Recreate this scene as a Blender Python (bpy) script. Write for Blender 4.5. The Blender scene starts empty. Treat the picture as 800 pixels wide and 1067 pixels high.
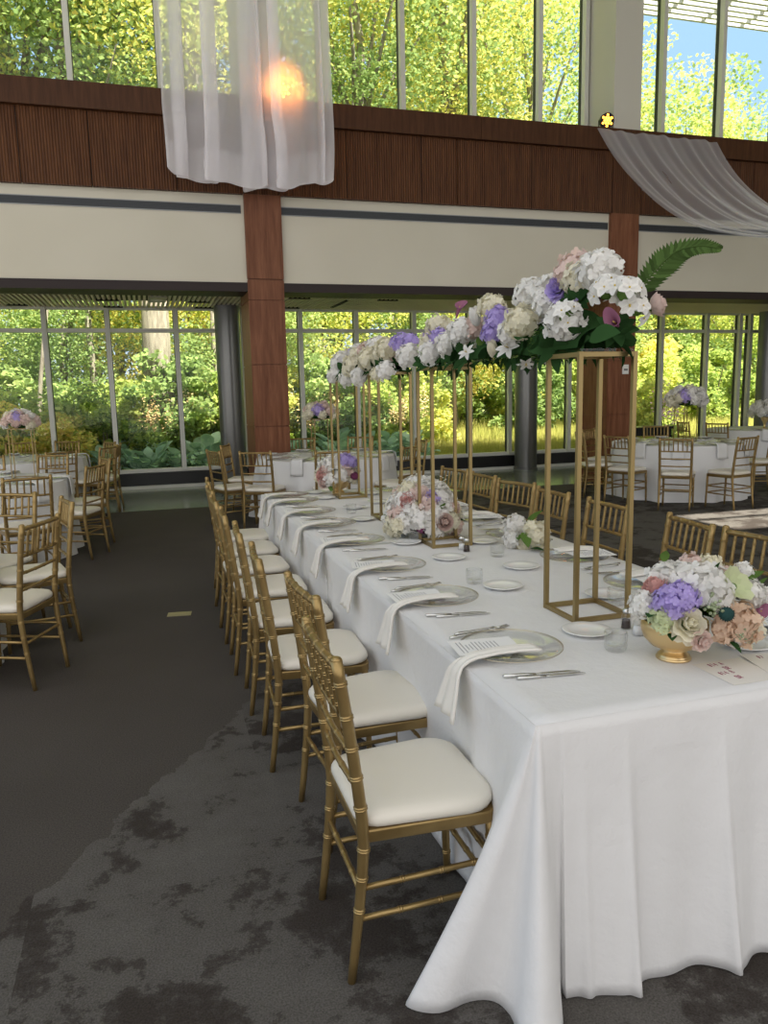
import bpy, bmesh, math, random
from mathutils import Vector, Matrix, Quaternion
PI = math.pi
R_ = math.radians
sc = bpy.context.scene
C = sc.collection
random.seed(7)

# ------------------------------------------------------------------ camera
FPX, CX, CY, EYE = 805.0, 400.0, 533.5, 1.60
def _n(v): return Vector(v).normalized()
_down = _n((111, 5107, FPX))
_Y = Vector((-250, -121, FPX)).normalized(); _Y = (_Y - _down * _Y.dot(_down)).normalized()
_Z = -_down
_X = _Y.cross(_Z).normalized()
if _X.x < 0: _X = -_X
RW = Matrix((_X, _Y, _Z))                       # world = RW @ (right, down, forward)
EYEV = Vector((0, 0, EYE))
cam_d = bpy.data.cameras.new('camera'); cam = bpy.data.objects.new('camera', cam_d); C.objects.link(cam)
cam_d.sensor_fit = 'VERTICAL'; cam_d.sensor_height = 36.0; cam_d.sensor_width = 27.0
cam_d.lens = FPX * 36.0 / 1067.0
cam_d.clip_end = 400; cam_d.clip_start = 0.05
_cr = RW @ Vector((1, 0, 0)); _cu = RW @ Vector((0, -1, 0)); _cb = RW @ Vector((0, 0, -1))
cam.matrix_world = Matrix(((_cr.x, _cu.x, _cb.x, 0), (_cr.y, _cu.y, _cb.y, 0), (_cr.z, _cu.z, _cb.z, EYE), (0, 0, 0, 1)))
sc.camera = cam
def ray(px, py): return RW @ Vector((px - CX, py - CY, FPX))
def on_z(px, py, z): d = ray(px, py); return EYEV + d * ((z - EYE) / d.z)
def on_x(px, py, x): d = ray(px, py); return EYEV + d * (x / d.x)
def on_y(px, py, y): d = ray(px, py); return EYEV + d * (y / d.y)
FWD = RW @ Vector((0, 0, 1))
def on_d(px, py, dist): return EYEV + ray(px, py) * (dist / FPX)
def depth(p): return (Vector(p) - EYEV).dot(FWD)

# ------------------------------------------------------------------ world, sun, exposure
world = bpy.data.worlds.new('sky'); sc.world = world; world.use_nodes = True
wn, wl = world.node_tree.nodes, world.node_tree.links
wn.clear()
w_out = wn.new('ShaderNodeOutputWorld'); w_bg = wn.new('ShaderNodeBackground')
w_tc = wn.new('ShaderNodeTexCoord'); w_sep = wn.new('ShaderNodeSeparateXYZ')
w_r1 = wn.new('ShaderNodeValToRGB'); w_r2 = wn.new('ShaderNodeValToRGB'); w_mix = wn.new('ShaderNodeMixRGB')
wl.new(w_tc.outputs['Generated'], w_sep.inputs[0])
wl.new(w_sep.outputs['Z'], w_r1.inputs[0])                 # elevation: hazy horizon to blue, unseen zenith brightened to light the tabletop
e = w_r1.color_ramp.elements
e[0].position = 0.0; e[0].color = (0.72, 0.84, 0.96, 1)
e[1].position = 0.70; e[1].color = (0.85, 0.98, 1.15, 1)
x = w_r1.color_ramp.elements.new(0.45); x.color = (0.42, 0.66, 0.95, 1)
x = w_r1.color_ramp.elements.new(0.30); x.color = (0.42, 0.66, 0.95, 1)
w_mp = wn.new('ShaderNodeMath'); w_mp.operation = 'MULTIPLY_ADD'; w_mp.inputs[1].default_value = -0.5; w_mp.inputs[2].default_value = 0.5
wl.new(w_sep.outputs['Y'], w_mp.inputs[0])
wl.new(w_mp.outputs[0], w_r2.inputs[0])                    # unseen southern sky brightened to light the room
e = w_r2.color_ramp.elements
e[0].position = 0.40; e[0].color = (0, 0, 0, 1)
e[1].position = 0.62; e[1].color = (1, 1, 1, 1)
wl.new(w_r2.outputs[0], w_mix.inputs[0]); wl.new(w_r1.outputs[0], w_mix.inputs[1])
w_mix.inputs[2].default_value = (1.14, 1.12, 1.12, 1)
wl.new(w_mix.outputs[0], w_bg.inputs[0]); w_bg.inputs[1].default_value = 0.80
wl.new(w_bg.outputs[0], w_out.inputs[0])

sun_d = bpy.data.lights.new('sun', 'SUN'); sun = bpy.data.objects.new('sun', sun_d); C.objects.link(sun)
sun_d.energy = 12.0; sun_d.angle = R_(0.6); sun_d.color = (1.0, 0.93, 0.80)
sun.rotation_euler = Vector((0.30, -0.42, 0.857)).to_track_quat('Z', 'Y').to_euler()

sc.view_settings.view_transform = 'Standard'; sc.view_settings.look = 'None'
sc.view_settings.gamma = 1.0; sc.view_settings.exposure = 0.60
sc.view_settings.use_curve_mapping = False
sc.cycles.max_bounces = 8; sc.cycles.transparent_max_bounces = 24
sc.cycles.use_denoising = True

# ------------------------------------------------------------------ mesh helpers
class MB:
    def __init__(s): s.v = []; s.f = []; s.m = []; s.mi = 0
    def add(s, vs, fs):
        o = len(s.v); s.v.extend([tuple(v) for v in vs]); s.f.extend([tuple(i + o for i in f) for f in fs]); s.m.extend([s.mi] * len(fs)); return s
    def box(s, x0, x1, y0, y1, z0, z1):
        vs = [(x0,y0,z0),(x1,y0,z0),(x1,y1,z0),(x0,y1,z0),(x0,y0,z1),(x1,y0,z1),(x1,y1,z1),(x0,y1,z1)]
        return s.add(vs, [(0,3,2,1),(4,5,6,7),(0,1,5,4),(1,2,6,5),(2,3,7,6),(3,0,4,7)])
    def bar(s, a, b, w, h=None):                                   # square bar from a to b
        a, b = Vector(a), Vector(b); h = h or w; d = (b - a).normalized()
        up = Vector((0, 0, 1)) if abs(d.z) < 0.9 else Vector((0, 1, 0))
        u = d.cross(up).normalized() * w / 2; t = u.cross(d).normalized() * h / 2
        vs = [p + i * u + j * t for p in (a, b) for i, j in ((-1,-1),(1,-1),(1,1),(-1,1))]
        return s.add(vs, [(0,1,2,3),(7,6,5,4),(0,4,5,1),(1,5,6,2),(2,6,7,3),(3,7,4,0)])
    def tube(s, pts, rad, n=8, cap=True):
        pts = [Vector(p) for p in pts]; k = len(pts)
        if not hasattr(rad, '__len__'): rad = [rad] * k
        vs = []; fs = []; ref = None
        for i, p in enumerate(pts):
            d = (pts[min(i + 1, k - 1)] - pts[max(i - 1, 0)]).normalized()
            if ref is None:
                ref = Vector((1, 0, 0)) if abs(d.x) < 0.8 else Vector((0, 1, 0))
            u = (ref - d * ref.dot(d)).normalized(); ref = u; w = d.cross(u)
            for j in range(n):
                a = 2 * PI * j / n
                vs.append(p + (u * math.cos(a) + w * math.sin(a)) * rad[i])
        for i in range(k - 1):
            for j in range(n):
                fs.append((i*n+j, i*n+(j+1)%n, (i+1)*n+(j+1)%n, (i+1)*n+j))
        if cap:
            fs.append(tuple(range(n - 1, -1, -1))); fs.append(tuple((k-1)*n + j for j in range(n)))
        return s.add(vs, fs)
    def lathe(s, prof, n=32, c=(0,0,0), cap=True):
        vs = []; fs = []
        for r, z in prof:
            for j in range(n):
                a = 2*PI*j/n; vs.append((c[0]+r*math.cos(a), c[1]+r*math.sin(a), c[2]+z))
        for i in range(len(prof)-1):
            for j in range(n):
                fs.append((i*n+j, i*n+(j+1)%n, (i+1)*n+(j+1)%n, (i+1)*n+j))
        if cap and prof[0][0] > 1e-5: fs.append(tuple(range(n-1,-1,-1)))
        if cap and prof[-1][0] > 1e-5: fs.append(tuple((len(prof)-1)*n+j for j in range(n)))
        return s.add(vs, fs)
    def grid(s, fn, nu, nv, flip=False):
        vs = [fn(i/nu, j/nv) for j in range(nv+1) for i in range(nu+1)]
        w = nu + 1
        fs = [(j*w+i, j*w+i+1, (j+1)*w+i+1, (j+1)*w+i) for j in range(nv) for i in range(nu)]
        if flip: fs = [f[::-1] for f in fs]
        return s.add(vs, fs)
    def ball(s, c, r, n=10, m=6, sz=1.0):
        return s.lathe([(max(1e-6, r*math.sin(PI*i/m)), -r*sz*math.cos(PI*i/m)) for i in range(m+1)], n, c)
    def xf(s, other, M):
        return s.add([M @ Vector(v) for v in other.v], other.f)
    def mesh(s, name, mats, smooth=True):
        me = bpy.data.meshes.new(name); me.from_pydata(s.v, [], s.f)
        for m in (mats if isinstance(mats, (list, tuple)) else [mats]): me.materials.append(m)
        if max(s.m, default=0): me.polygons.foreach_set('material_index', s.m)
        if smooth: me.polygons.foreach_set('use_smooth', [True] * len(me.polygons))
        me.update(); return me
    def build(s, name, mat, parent=None, smooth=True, loc=None):
        return link(name, s.mesh(name, mat, smooth), parent, loc)

def link(name, me, parent=None, loc=None):
    o = bpy.data.objects.new(name, me); C.objects.link(o)
    if parent: o.parent = parent
    if loc is not None: o.location = loc
    return o
def sharp(o, ang=35):
    me = o.data
    me.set_sharp_from_angle(angle=R_(ang)); return o
def tag(o, label, cat, group=None, kind=None):
    o['label'] = label; o['category'] = cat
    if group: o['group'] = group
    if kind: o['kind'] = kind
    return o
def thing(name, label, cat, loc=(0,0,0), rz=0, group=None):
    o = bpy.data.objects.new(name, None); C.objects.link(o); o.location = loc; o.rotation_euler = (0, 0, rz)
    o.empty_display_size = 0.1
    return tag(o, label, cat, group)
def struct(name, mb, mat, parent=None, smooth=False):
    o = mb.build(name, mat, parent, smooth)
    if parent is None: o['kind'] = 'structure'
    return o
def dup(root, loc, rz=0, label=None, group=None):
    r = root.copy(); C.objects.link(r); r.location = loc; r.rotation_euler = (0, 0, rz)
    if label: r['label'] = label
    if group: r['group'] = group
    for ch in list(root.children):
        c = ch.copy(); C.objects.link(c); c.parent = r
        for g in ch.children:
            d = g.copy(); C.objects.link(d); d.parent = c
    return r

# ------------------------------------------------------------------ materials
MATS = {}
def mat(name, col=(0.8,0.8,0.8), rough=0.5, metal=0.0, **kw):
    m = bpy.data.materials.new(name); m.use_nodes = True
    b = m.node_tree.nodes['Principled BSDF']
    b.inputs['Base Color'].default_value = (*col, 1); b.inputs['Roughness'].default_value = rough; b.inputs['Metallic'].default_value = metal
    for k, v in kw.items(): b.inputs[k].default_value = v
    MATS[name] = m; m.diffuse_color = (*col, 1); return m
def nodes(m): return m.node_tree.nodes, m.node_tree.links, m.node_tree.nodes['Principled BSDF']
def coords(m, scale=(1,1,1), kind='Object', rot=(0,0,0)):
    N, L, b = nodes(m)
    tc = N.new('ShaderNodeTexCoord'); mp = N.new('ShaderNodeMapping'); mp.inputs['Scale'].default_value = scale; mp.inputs['Rotation'].default_value = rot
    L.new(tc.outputs[kind], mp.inputs[0]); return mp.outputs[0]
def noise(m, vec, scale, detail=4, rough=0.55):
    N, L, b = nodes(m); t = N.new('ShaderNodeTexNoise'); t.inputs['Scale'].default_value = scale; t.inputs['Detail'].default_value = detail; t.inputs['Roughness'].default_value = rough
    if vec: L.new(vec, t.inputs['Vector'])
    return t.outputs['Fac']
def ramp(m, fac, stops):
    N, L, b = nodes(m); r = N.new('ShaderNodeValToRGB'); L.new(fac, r.inputs[0]); el = r.color_ramp.elements
    el[0].position, el[0].color = stops[0][0], (*stops[0][1], 1); el[1].position, el[1].color = stops[-1][0], (*stops[-1][1], 1)
    for p, c in stops[1:-1]: q = el.new(p); q.color = (*c, 1)
    return r.outputs[0]
def bump(m, fac, strength=0.3, dist=0.01):
    N, L, b = nodes(m); bp = N.new('ShaderNodeBump'); bp.inputs['Strength'].default_value = strength; bp.inputs['Distance'].default_value = dist
    L.new(fac, bp.inputs['Height']); L.new(bp.outputs[0], b.inputs['Normal'])
def setcol(m, sock): N, L, b = nodes(m); L.new(sock, b.inputs['Base Color'])
def mixc(m, fac, a, b_, mode='MIX'):
    N, L, b = nodes(m); x = N.new('ShaderNodeMixRGB'); x.blend_type = mode
    for i, s in ((0, fac), (1, a), (2, b_)):
        if hasattr(s, 'is_output') or hasattr(s, 'links'): L.new(s, x.inputs[i])
        else: x.inputs[i].default_value = s if i == 0 else (*s, 1)
    return x.outputs[0]

# carpet: square tiles, worn mottled pattern
carpet = mat('carpet', (0.04,0.036,0.034), 0.95); carpet.node_tree.nodes['Principled BSDF'].inputs['Specular IOR Level'].default_value = 0.15
v = coords(carpet, kind='Object')
N, L, b = nodes(carpet)
of = N.new('ShaderNodeVectorMath'); of.operation = 'ADD'; of.inputs[1].default_value = (-0.37, -2.44, 0); L.new(v, of.inputs[0])
sn = N.new('ShaderNodeVectorMath'); sn.operation = 'SNAP'; sn.inputs[1].default_value = (0.82, 0.82, 10); L.new(of.outputs[0], sn.inputs[0])
wnz = N.new('ShaderNodeTexWhiteNoise'); wnz.noise_dimensions = '2D'; L.new(sn.outputs[0], wnz.inputs[0])
patch = noise(carpet, v, 3.0, 10, 0.70)
ad = N.new('ShaderNodeMath'); ad.operation = 'MULTIPLY_ADD'; ad.inputs[1].default_value = 0.13; L.new(wnz.outputs['Value'], ad.inputs[0]); L.new(patch, ad.inputs[2])
field = ramp(carpet, ad.outputs[0], [(0.47, (0.056,0.047,0.041)), (0.525, (0.078,0.069,0.062)), (0.55, (0.122,0.113,0.103)), (0.75, (0.145,0.136,0.125))])
plain = ramp(carpet, noise(carpet, v, 0.7, 3), [(0.3, (0.082,0.072,0.064)), (0.7, (0.104,0.093,0.083))])
sp = N.new('ShaderNodeSeparateXYZ'); L.new(v, sp.inputs[0])               # patterned tiles lie to one side of a diagonal cut
d1 = N.new('ShaderNodeMath'); d1.operation = 'MULTIPLY_ADD'; d1.inputs[1].default_value = 1.61; d1.inputs[2].default_value = 3.231; L.new(sp.outputs['X'], d1.inputs[0])
d2 = N.new('ShaderNodeMath'); d2.operation = 'SUBTRACT'; L.new(d1.outputs[0], d2.inputs[0]); L.new(sp.outputs['Y'], d2.inputs[1])
jag = N.new('ShaderNodeMath'); jag.operation = 'MULTIPLY_ADD'; jag.inputs[1].default_value = 0.35; L.new(noise(carpet, v, 9, 4), jag.inputs[0]); L.new(d2.outputs[0], jag.inputs[2])
side_m = N.new('ShaderNodeMath'); side_m.operation = 'GREATER_THAN'; side_m.inputs[1].default_value = 0.17; L.new(jag.outputs[0], side_m.inputs[0])
c1 = mixc(carpet, side_m.outputs[0], plain, field)
fine = noise(carpet, v, 170, 2)
c2 = mixc(carpet, 0.6, c1, ramp(carpet, fine, [(0.3, (0.2,0.2,0.2)), (0.7, (1.0,1.0,1.0))]), 'MULTIPLY')
setcol(carpet, c2); bump(carpet, fine, 0.5, 0.004)

stone = mat('polished_stone', (0.075,0.09,0.08), 0.16); v = coords(stone)
setcol(stone, ramp(stone, noise(stone, v, 3, 6), [(0.35, (0.13,0.15,0.13)), (0.7, (0.21,0.23,0.20))]))

def wood(name, dark, light, ribs=0, rough=0.45):
    m = mat(name, light, rough, **{'Specular IOR Level': 0.2}); v = coords(m, (9, 9, 0.7))
    g = noise(m, v, 2.2, 6, 0.6)
    col = ramp(m, g, [(0.3, dark), (0.7, light)])
    fine = noise(m, coords(m, (60, 60, 1.5)), 3, 3)
    col = mixc(m, 0.5, col, ramp(m, fine, [(0.3, (0.45,0.42,0.4)), (0.65, (1,1,1))]), 'MULTIPLY')
    if ribs:
        N, L, b = nodes(m); w = N.new('ShaderNodeTexWave'); w.bands_direction = 'X'; w.inputs['Scale'].default_value = ribs; w.inputs['Distortion'].default_value = 0.4; w.inputs['Detail'].default_value = 1
        L.new(coords(m), w.inputs[0]); bump(m, w.outputs['Fac'], 0.8, 0.012)
        col = mixc(m, 0.45, col, ramp(m, w.outputs['Fac'], [(0.2, (0.35,0.30,0.28)), (0.7, (1,1,1))]), 'MULTIPLY')
    setcol(m, col); return m
wood_panel = wood('reeded_wood', (0.085,0.030,0.010), (0.17,0.068,0.025), ribs=9)
wood_band = wood('wood_band', (0.055,0.020,0.007), (0.105,0.042,0.016))
wood_pillar = wood('wood_pillar', (0.15,0.053,0.024), (0.28,0.118,0.060))
wood_soffit = mat('slat_paint', (0.76,0.67,0.54), 0.6)
dark_void = mat('dark_void', (0.012,0.010,0.009), 0.8)
dark_lip = mat('dark_red_lip', (0.016,0.006,0.005), 0.6)
white_wall = mat('cream_paint', (0.60,0.56,0.47), 0.7)
v = coords(white_wall); setcol(white_wall, ramp(white_wall, noise(white_wall, v, 0.8, 2), [(0.3, (0.62,0.585,0.475)), (0.7, (0.665,0.63,0.52))]))
pier_paint = mat('pier_paint', (0.62,0.60,0.52), 0.7)
grille_dark = mat('grille', (0.05,0.055,0.06), 0.5, 0.3)
grille_trim = mat('grille_trim', (0.32,0.33,0.33), 0.5, 0.2)
alu = mat('aluminium_frame', (0.72,0.72,0.66), 0.5, 0.1)
alu_dark = mat('dark_gasket', (0.03,0.035,0.033), 0.5)
steel = mat('column_steel', (0.20,0.20,0.19), 0.32, 0.75)
curb_black = mat('black_curb', (0.012,0.012,0.012), 0.35)
white_ext = mat('sunshade_white', (0.8,0.8,0.8), 0.5)

glass = bpy.data.materials.new('window_glass'); glass.use_nodes = True
N, L = glass.node_tree.nodes, glass.node_tree.links; N.clear()
o_ = N.new('ShaderNodeOutputMaterial'); t_ = N.new('ShaderNodeBsdfTransparent'); g_ = N.new('ShaderNodeBsdfGlossy'); g_.inputs['Roughness'].default_value = 0.0
t_.inputs[0].default_value = (0.97, 0.985, 0.975, 1); f_ = N.new('ShaderNodeMath'); f_.operation = 'MULTIPLY_ADD'; f_.inputs[1].default_value = 0.5; f_.inputs[2].default_value = 0.012; x_ = N.new('ShaderNodeMixShader')
lw_ = N.new('ShaderNodeLayerWeight'); lw_.inputs[0].default_value = 0.5; pw_ = N.new('ShaderNodeMath'); pw_.operation = 'POWER'; pw_.inputs[1].default_value = 5.0
L.new(lw_.outputs['Facing'], pw_.inputs[0]); L.new(pw_.outputs[0], f_.inputs[0])
L.new(f_.outputs[0], x_.inputs[0]); L.new(t_.outputs[0], x_.inputs[1]); L.new(g_.outputs[0], x_.inputs[2]); L.new(x_.outputs[0], o_.inputs[0])
def clear_glass(name, tint, ior=1.45, rough=0.02):
    m = bpy.data.materials.new(name); m.use_nodes = True; N, L = m.node_tree.nodes, m.node_tree.links; N.clear()
    o = N.new('ShaderNodeOutputMaterial'); t = N.new('ShaderNodeBsdfTransparent'); g = N.new('ShaderNodeBsdfGlossy'); g.inputs['Roughness'].default_value = rough
    t.inputs[0].default_value = (*tint, 1); f = N.new('ShaderNodeMath'); f.operation = 'MULTIPLY_ADD'; f.inputs[1].default_value = 0.75; f.inputs[2].default_value = ((ior - 1) / (ior + 1)) ** 2; x = N.new('ShaderNodeMixShader')
    lw = N.new('ShaderNodeLayerWeight'); lw.inputs[0].default_value = 0.5; pw = N.new('ShaderNodeMath'); pw.operation = 'POWER'; pw.inputs[1].default_value = 4.0
    L.new(lw.outputs['Facing'], pw.inputs[0]); L.new(pw.outputs[0], f.inputs[0])
    L.new(f.outputs[0], x.inputs[0]); L.new(t.outputs[0], x.inputs[1]); L.new(g.outputs[0], x.inputs[2]); L.new(x.outputs[0], o.inputs[0]); return m
plate_glass = clear_glass('charger_glass', (0.985, 0.99, 0.988), 1.45)
votive_glass = clear_glass('votive_glass', (0.975, 0.98, 0.98), 1.7)
acrylic = clear_glass('acrylic', (0.93, 0.96, 0.95), 1.5)

cloth = mat('white_tablecloth', (0.74,0.735,0.73), 0.62); cloth.node_tree.nodes['Principled BSDF'].inputs['Sheen Weight'].default_value = 0.15
v = coords(cloth); bump(cloth, noise(cloth, v, 4.5, 5, 0.62), 0.22, 0.05)
cloth_far = mat('white_round_cloth', (0.74,0.74,0.74), 0.65)
napkin_m = mat('ivory_napkin', (0.78,0.755,0.70), 0.7)
gold_chair = mat('gold_chair_paint', (0.36,0.225,0.085), 0.34, 0.7)
v = coords(gold_chair); setcol(gold_chair, ramp(gold_chair, noise(gold_chair, v, 9, 3), [(0.3, (0.29,0.195,0.075)), (0.7, (0.40,0.28,0.115))]))
gold_metal = mat('gold_stand', (0.30,0.222,0.095), 0.36, 0.75)
gold_bowl = mat('gold_bowl', (0.72,0.53,0.27), 0.28, 0.9)
gold_rim = mat('gold_rim', (0.50,0.44,0.33), 0.3, 0.8)
ivory_seat = mat('ivory_vinyl', (0.76,0.72,0.63), 0.42)
china = mat('white_china', (0.82,0.82,0.80), 0.18)
silver = mat('silver', (0.62,0.62,0.60), 0.2, 1.0)
paper = mat('paper', (0.84,0.84,0.83), 0.8)
card_paper = mat('cream_card', (0.78,0.75,0.69), 0.8)
ink = mat('grey_ink', (0.30,0.30,0.32), 0.8)
ink_red = mat('plum_ink', (0.32,0.05,0.11), 0.8)
pepper_m = mat('pepper', (0.05,0.035,0.03), 0.9); salt_m = mat('salt', (0.8,0.8,0.8), 0.9)
wax = mat('candle_wax', (0.8,0.79,0.75), 0.6)
black_lacquer = mat('black_lacquer', (0.012,0.012,0.013), 0.3)
brass = mat('brass_plate', (0.42,0.37,0.24), 0.4, 0.7)
plastic_white = mat('white_plastic', (0.75,0.75,0.72), 0.5)

def petal_mat(name, col, var=0.10, trans=0.35):
    m = bpy.data.materials.new(name); m.use_nodes = True; N, L = m.node_tree.nodes, m.node_tree.links; N.clear()
    o = N.new('ShaderNodeOutputMaterial'); d = N.new('ShaderNodeBsdfDiffuse'); t = N.new('ShaderNodeBsdfTranslucent'); x = N.new('ShaderNodeMixShader'); x.inputs[0].default_value = trans
    gi = N.new('ShaderNodeNewGeometry'); hs = N.new('ShaderNodeValToRGB')
    a = tuple(max(0, c * (1 - var * 1.6)) for c in col); z = tuple(min(1, c * (1 + var)) for c in col)
    hs.color_ramp.elements[0].color = (*a, 1); hs.color_ramp.elements[1].color = (*z, 1)
    L.new(gi.outputs['Random Per Island'], hs.inputs[0])
    L.new(hs.outputs[0], d.inputs[0]); L.new(hs.outputs[0], t.inputs[0]); L.new(d.outputs[0], x.inputs[1]); L.new(t.outputs[0], x.inputs[2]); L.new(x.outputs[0], o.inputs[0])
    m.diffuse_color = (*col, 1); return m
PET = dict(white=petal_mat('petal_white', (0.90,0.885,0.85)), cream=petal_mat('petal_cream', (0.88,0.84,0.68)),
           blush=petal_mat('petal_blush', (0.82,0.66,0.60)), pink=petal_mat('petal_pink', (0.80,0.50,0.46)),
           lavender=petal_mat('petal_lavender', (0.56,0.46,0.82)), peach=petal_mat('petal_peach', (0.80,0.60,0.45)),
           palegreen=petal_mat('petal_palegreen', (0.68,0.74,0.46)), plum=petal_mat('petal_plum', (0.24,0.07,0.15)),
           mauve=petal_mat('petal_mauve', (0.36,0.15,0.24)), green=petal_mat('leaf_dark', (0.035,0.085,0.028), 0.3, 0.15),
           midgreen=petal_mat('leaf_mid', (0.12,0.21,0.05), 0.3, 0.2), greycore=petal_mat('flower_core', (0.50,0.52,0.40), 0.2, 0.0),
           teal=petal_mat('thistle', (0.03,0.07,0.065), 0.3, 0.0), fern=petal_mat('fern_green', (0.075,0.125,0.035), 0.3, 0.2),
           gold=petal_mat('flower_eye', (0.55,0.42,0.10), 0.2, 0.0), sage=petal_mat('berry_sage', (0.36,0.42,0.26), 0.2, 0.0))

def leaf_mat(name, stops, trans=0.5, tsc=1.0):
    m = bpy.data.materials.new(name); m.use_nodes = True; N, L = m.node_tree.nodes, m.node_tree.links; N.clear()
    o = N.new('ShaderNodeOutputMaterial'); d = N.new('ShaderNodeBsdfDiffuse'); t = N.new('ShaderNodeBsdfTranslucent'); x = N.new('ShaderNodeMixShader'); x.inputs[0].default_value = trans
    gi = N.new('ShaderNodeNewGeometry'); oi = N.new('ShaderNodeObjectInfo'); nz = N.new('ShaderNodeTexNoise'); nz.inputs['Scale'].default_value = 0.45; nz.inputs['Detail'].default_value = 2
    L.new(gi.outputs['Position'], nz.inputs['Vector'])
    m1 = N.new('ShaderNodeMath'); m1.operation = 'MULTIPLY_ADD'; m1.inputs[1].default_value = 0.45
    L.new(gi.outputs['Random Per Island'], m1.inputs[0])
    m2 = N.new('ShaderNodeMath'); m2.operation = 'MULTIPLY_ADD'; m2.inputs[1].default_value = 0.9; m2.inputs[2].default_value = -0.30; L.new(nz.outputs['Fac'], m2.inputs[0])
    m3 = N.new('ShaderNodeMath'); m3.operation = 'MULTIPLY_ADD'; m3.inputs[1].default_value = 0.30; L.new(oi.outputs['Random'], m3.inputs[0]); L.new(m2.outputs[0], m3.inputs[2])
    L.new(m3.outputs[0], m1.inputs[2])
    hs = N.new('ShaderNodeValToRGB'); el = hs.color_ramp.elements
    stops = [(p, tuple(min(.85, q * 1.22) for q in c)) for p, c in stops]
    el[0].position, el[0].color = stops[0][0], (*stops[0][1], 1); el[1].position, el[1].color = stops[-1][0], (*stops[-1][1], 1)
    for p, c in stops[1:-1]: q = el.new(p); q.color = (*c, 1)
    L.new(m1.outputs[0], hs.inputs[0])
    L.new(hs.outputs[0], d.inputs[0]); L.new(hs.outputs[0], t.inputs[0]); L.new(d.outputs[0], x.inputs[1]); L.new(t.outputs[0], x.inputs[2]); L.new(x.outputs[0], o.inputs[0]); return m
tree_leaf = leaf_mat('tree_leaves', [(0.1, (0.26,0.33,0.09)), (0.40, (0.46,0.52,0.15)), (0.72, (0.66,0.62,0.18)), (1.0, (0.74,0.52,0.20))], 0.58)
tree_leaf_green = leaf_mat('tree_leaves_green', [(0.1, (0.14,0.22,0.08)), (0.5, (0.30,0.40,0.14)), (1.0, (0.52,0.56,0.22))])
shrub_leaf = leaf_mat('shrub_leaves', [(0.1, (0.14,0.23,0.08)), (0.5, (0.40,0.48,0.13)), (1.0, (0.68,0.66,0.22))])
hosta_leaf = leaf_mat('hosta_leaves', [(0.1, (0.12,0.21,0.14)), (0.5, (0.31,0.44,0.31)), (1.0, (0.56,0.66,0.48))], 0.25)
plume_m = leaf_mat('plume', [(0.1, (0.50,0.34,0.17)), (0.6, (0.66,0.50,0.27)), (1.0, (0.74,0.64,0.36))], 0.3)
pinkplume_m = leaf_mat('pink_bloom', [(0.1, (0.60,0.28,0.40)), (1.0, (0.80,0.52,0.62))], 0.3)
meadow_m = leaf_mat('meadow', [(0.1, (0.22,0.25,0.06)), (0.5, (0.40,0.39,0.11)), (1.0, (0.54,0.47,0.20))], 0.4)
bark = mat('bark', (0.22,0.19,0.14), 0.9); v = coords(bark, (6, 6, 1)); setcol(bark, ramp(bark, noise(bark, v, 3, 6), [(0.3, (0.13,0.11,0.08)), (0.7, (0.34,0.31,0.24))]))
soil = mat('ground_cover', (0.10,0.14,0.03), 0.95); v = coords(soil); setcol(soil, ramp(soil, noise(soil, v, 1.2, 6), [(0.3, (0.07,0.09,0.03)), (0.7, (0.24,0.28,0.06))]))

def sheer(name, opac, col=(0.80,0.80,0.84)):
    m = bpy.data.materials.new(name); m.use_nodes = True; N, L = m.node_tree.nodes, m.node_tree.links; N.clear()
    o = N.new('ShaderNodeOutputMaterial'); d = N.new('ShaderNodeBsdfDiffuse'); t = N.new('ShaderNodeBsdfTranslucent'); x = N.new('ShaderNodeMixShader'); x.inputs[0].default_value = 0.38
    tr = N.new('ShaderNodeBsdfTransparent'); y = N.new('ShaderNodeMixShader')
    lw = N.new('ShaderNodeLayerWeight'); lw.inputs[0].default_value = 0.35                 # threads close up where the gauze is seen edge on
    mm = N.new('ShaderNodeMath'); mm.operation = 'MULTIPLY_ADD'; mm.inputs[1].default_value = 0.75; mm.inputs[2].default_value = opac; mm.use_clamp = True
    L.new(lw.outputs['Facing'], mm.inputs[0]); L.new(mm.outputs[0], y.inputs[0])
    for n in (d, t): n.inputs[0].default_value = (*col, 1)
    L.new(d.outputs[0], x.inputs[1]); L.new(t.outputs[0], x.inputs[2]); L.new(tr.outputs[0], y.inputs[1]); L.new(x.outputs[0], y.inputs[2]); L.new(y.outputs[0], o.inputs[0]); return m
sheer_m = sheer('sheer_gauze', 0.54, (0.95,0.93,0.95))
sheer_sw = sheer('sheer_swag_gauze', 0.26, (0.90,0.90,0.93))

# ================================================================== SETTING
YP = 11.0                       # front plane of the pillars
YU = 11.85                      # upper glazing
YW = 14.1                       # lower glazing
XL, XR = -7.0, 13.4
struct('floor', MB().box(-11, 17, -7, 11.25, -0.2, 0.0), carpet)
struct('floor_stone', MB().box(-11, 17, 11.25, 14.0, -0.2, 0.0), stone)
m = MB()                                                                # unseen roof blocking the sun, openings added for sky light and a sun patch
HX0, HX1, HY0, HY1 = 9.3, 11.45, 2.32, 3.50
for q in ((-11, 14.3, 5.0, 12.2), (-11, 14.3, -5.5, -4.5), (-11, -7.0, -4.5, 5.0), (0.9, HX0, -4.5, 5.0), (HX1, 14.3, -4.5, 5.0), (HX0, HX1, -4.5, HY0), (HX0, HX1, HY1, 5.0)): m.box(*q, 9.0, 9.3)
m.box(HX0, HX1, 3.08, 3.13, 9.0, 9.1)  # added bar that casts the dark line across the sun patch
struct('ceiling', m, pier_paint)
struct('wall_east_sun_block', MB().box(14.0, 14.3, -8, 14.3, 0, 9.0), pier_paint)  # unseen wall added to keep direct sun off the right-hand floor
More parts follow.
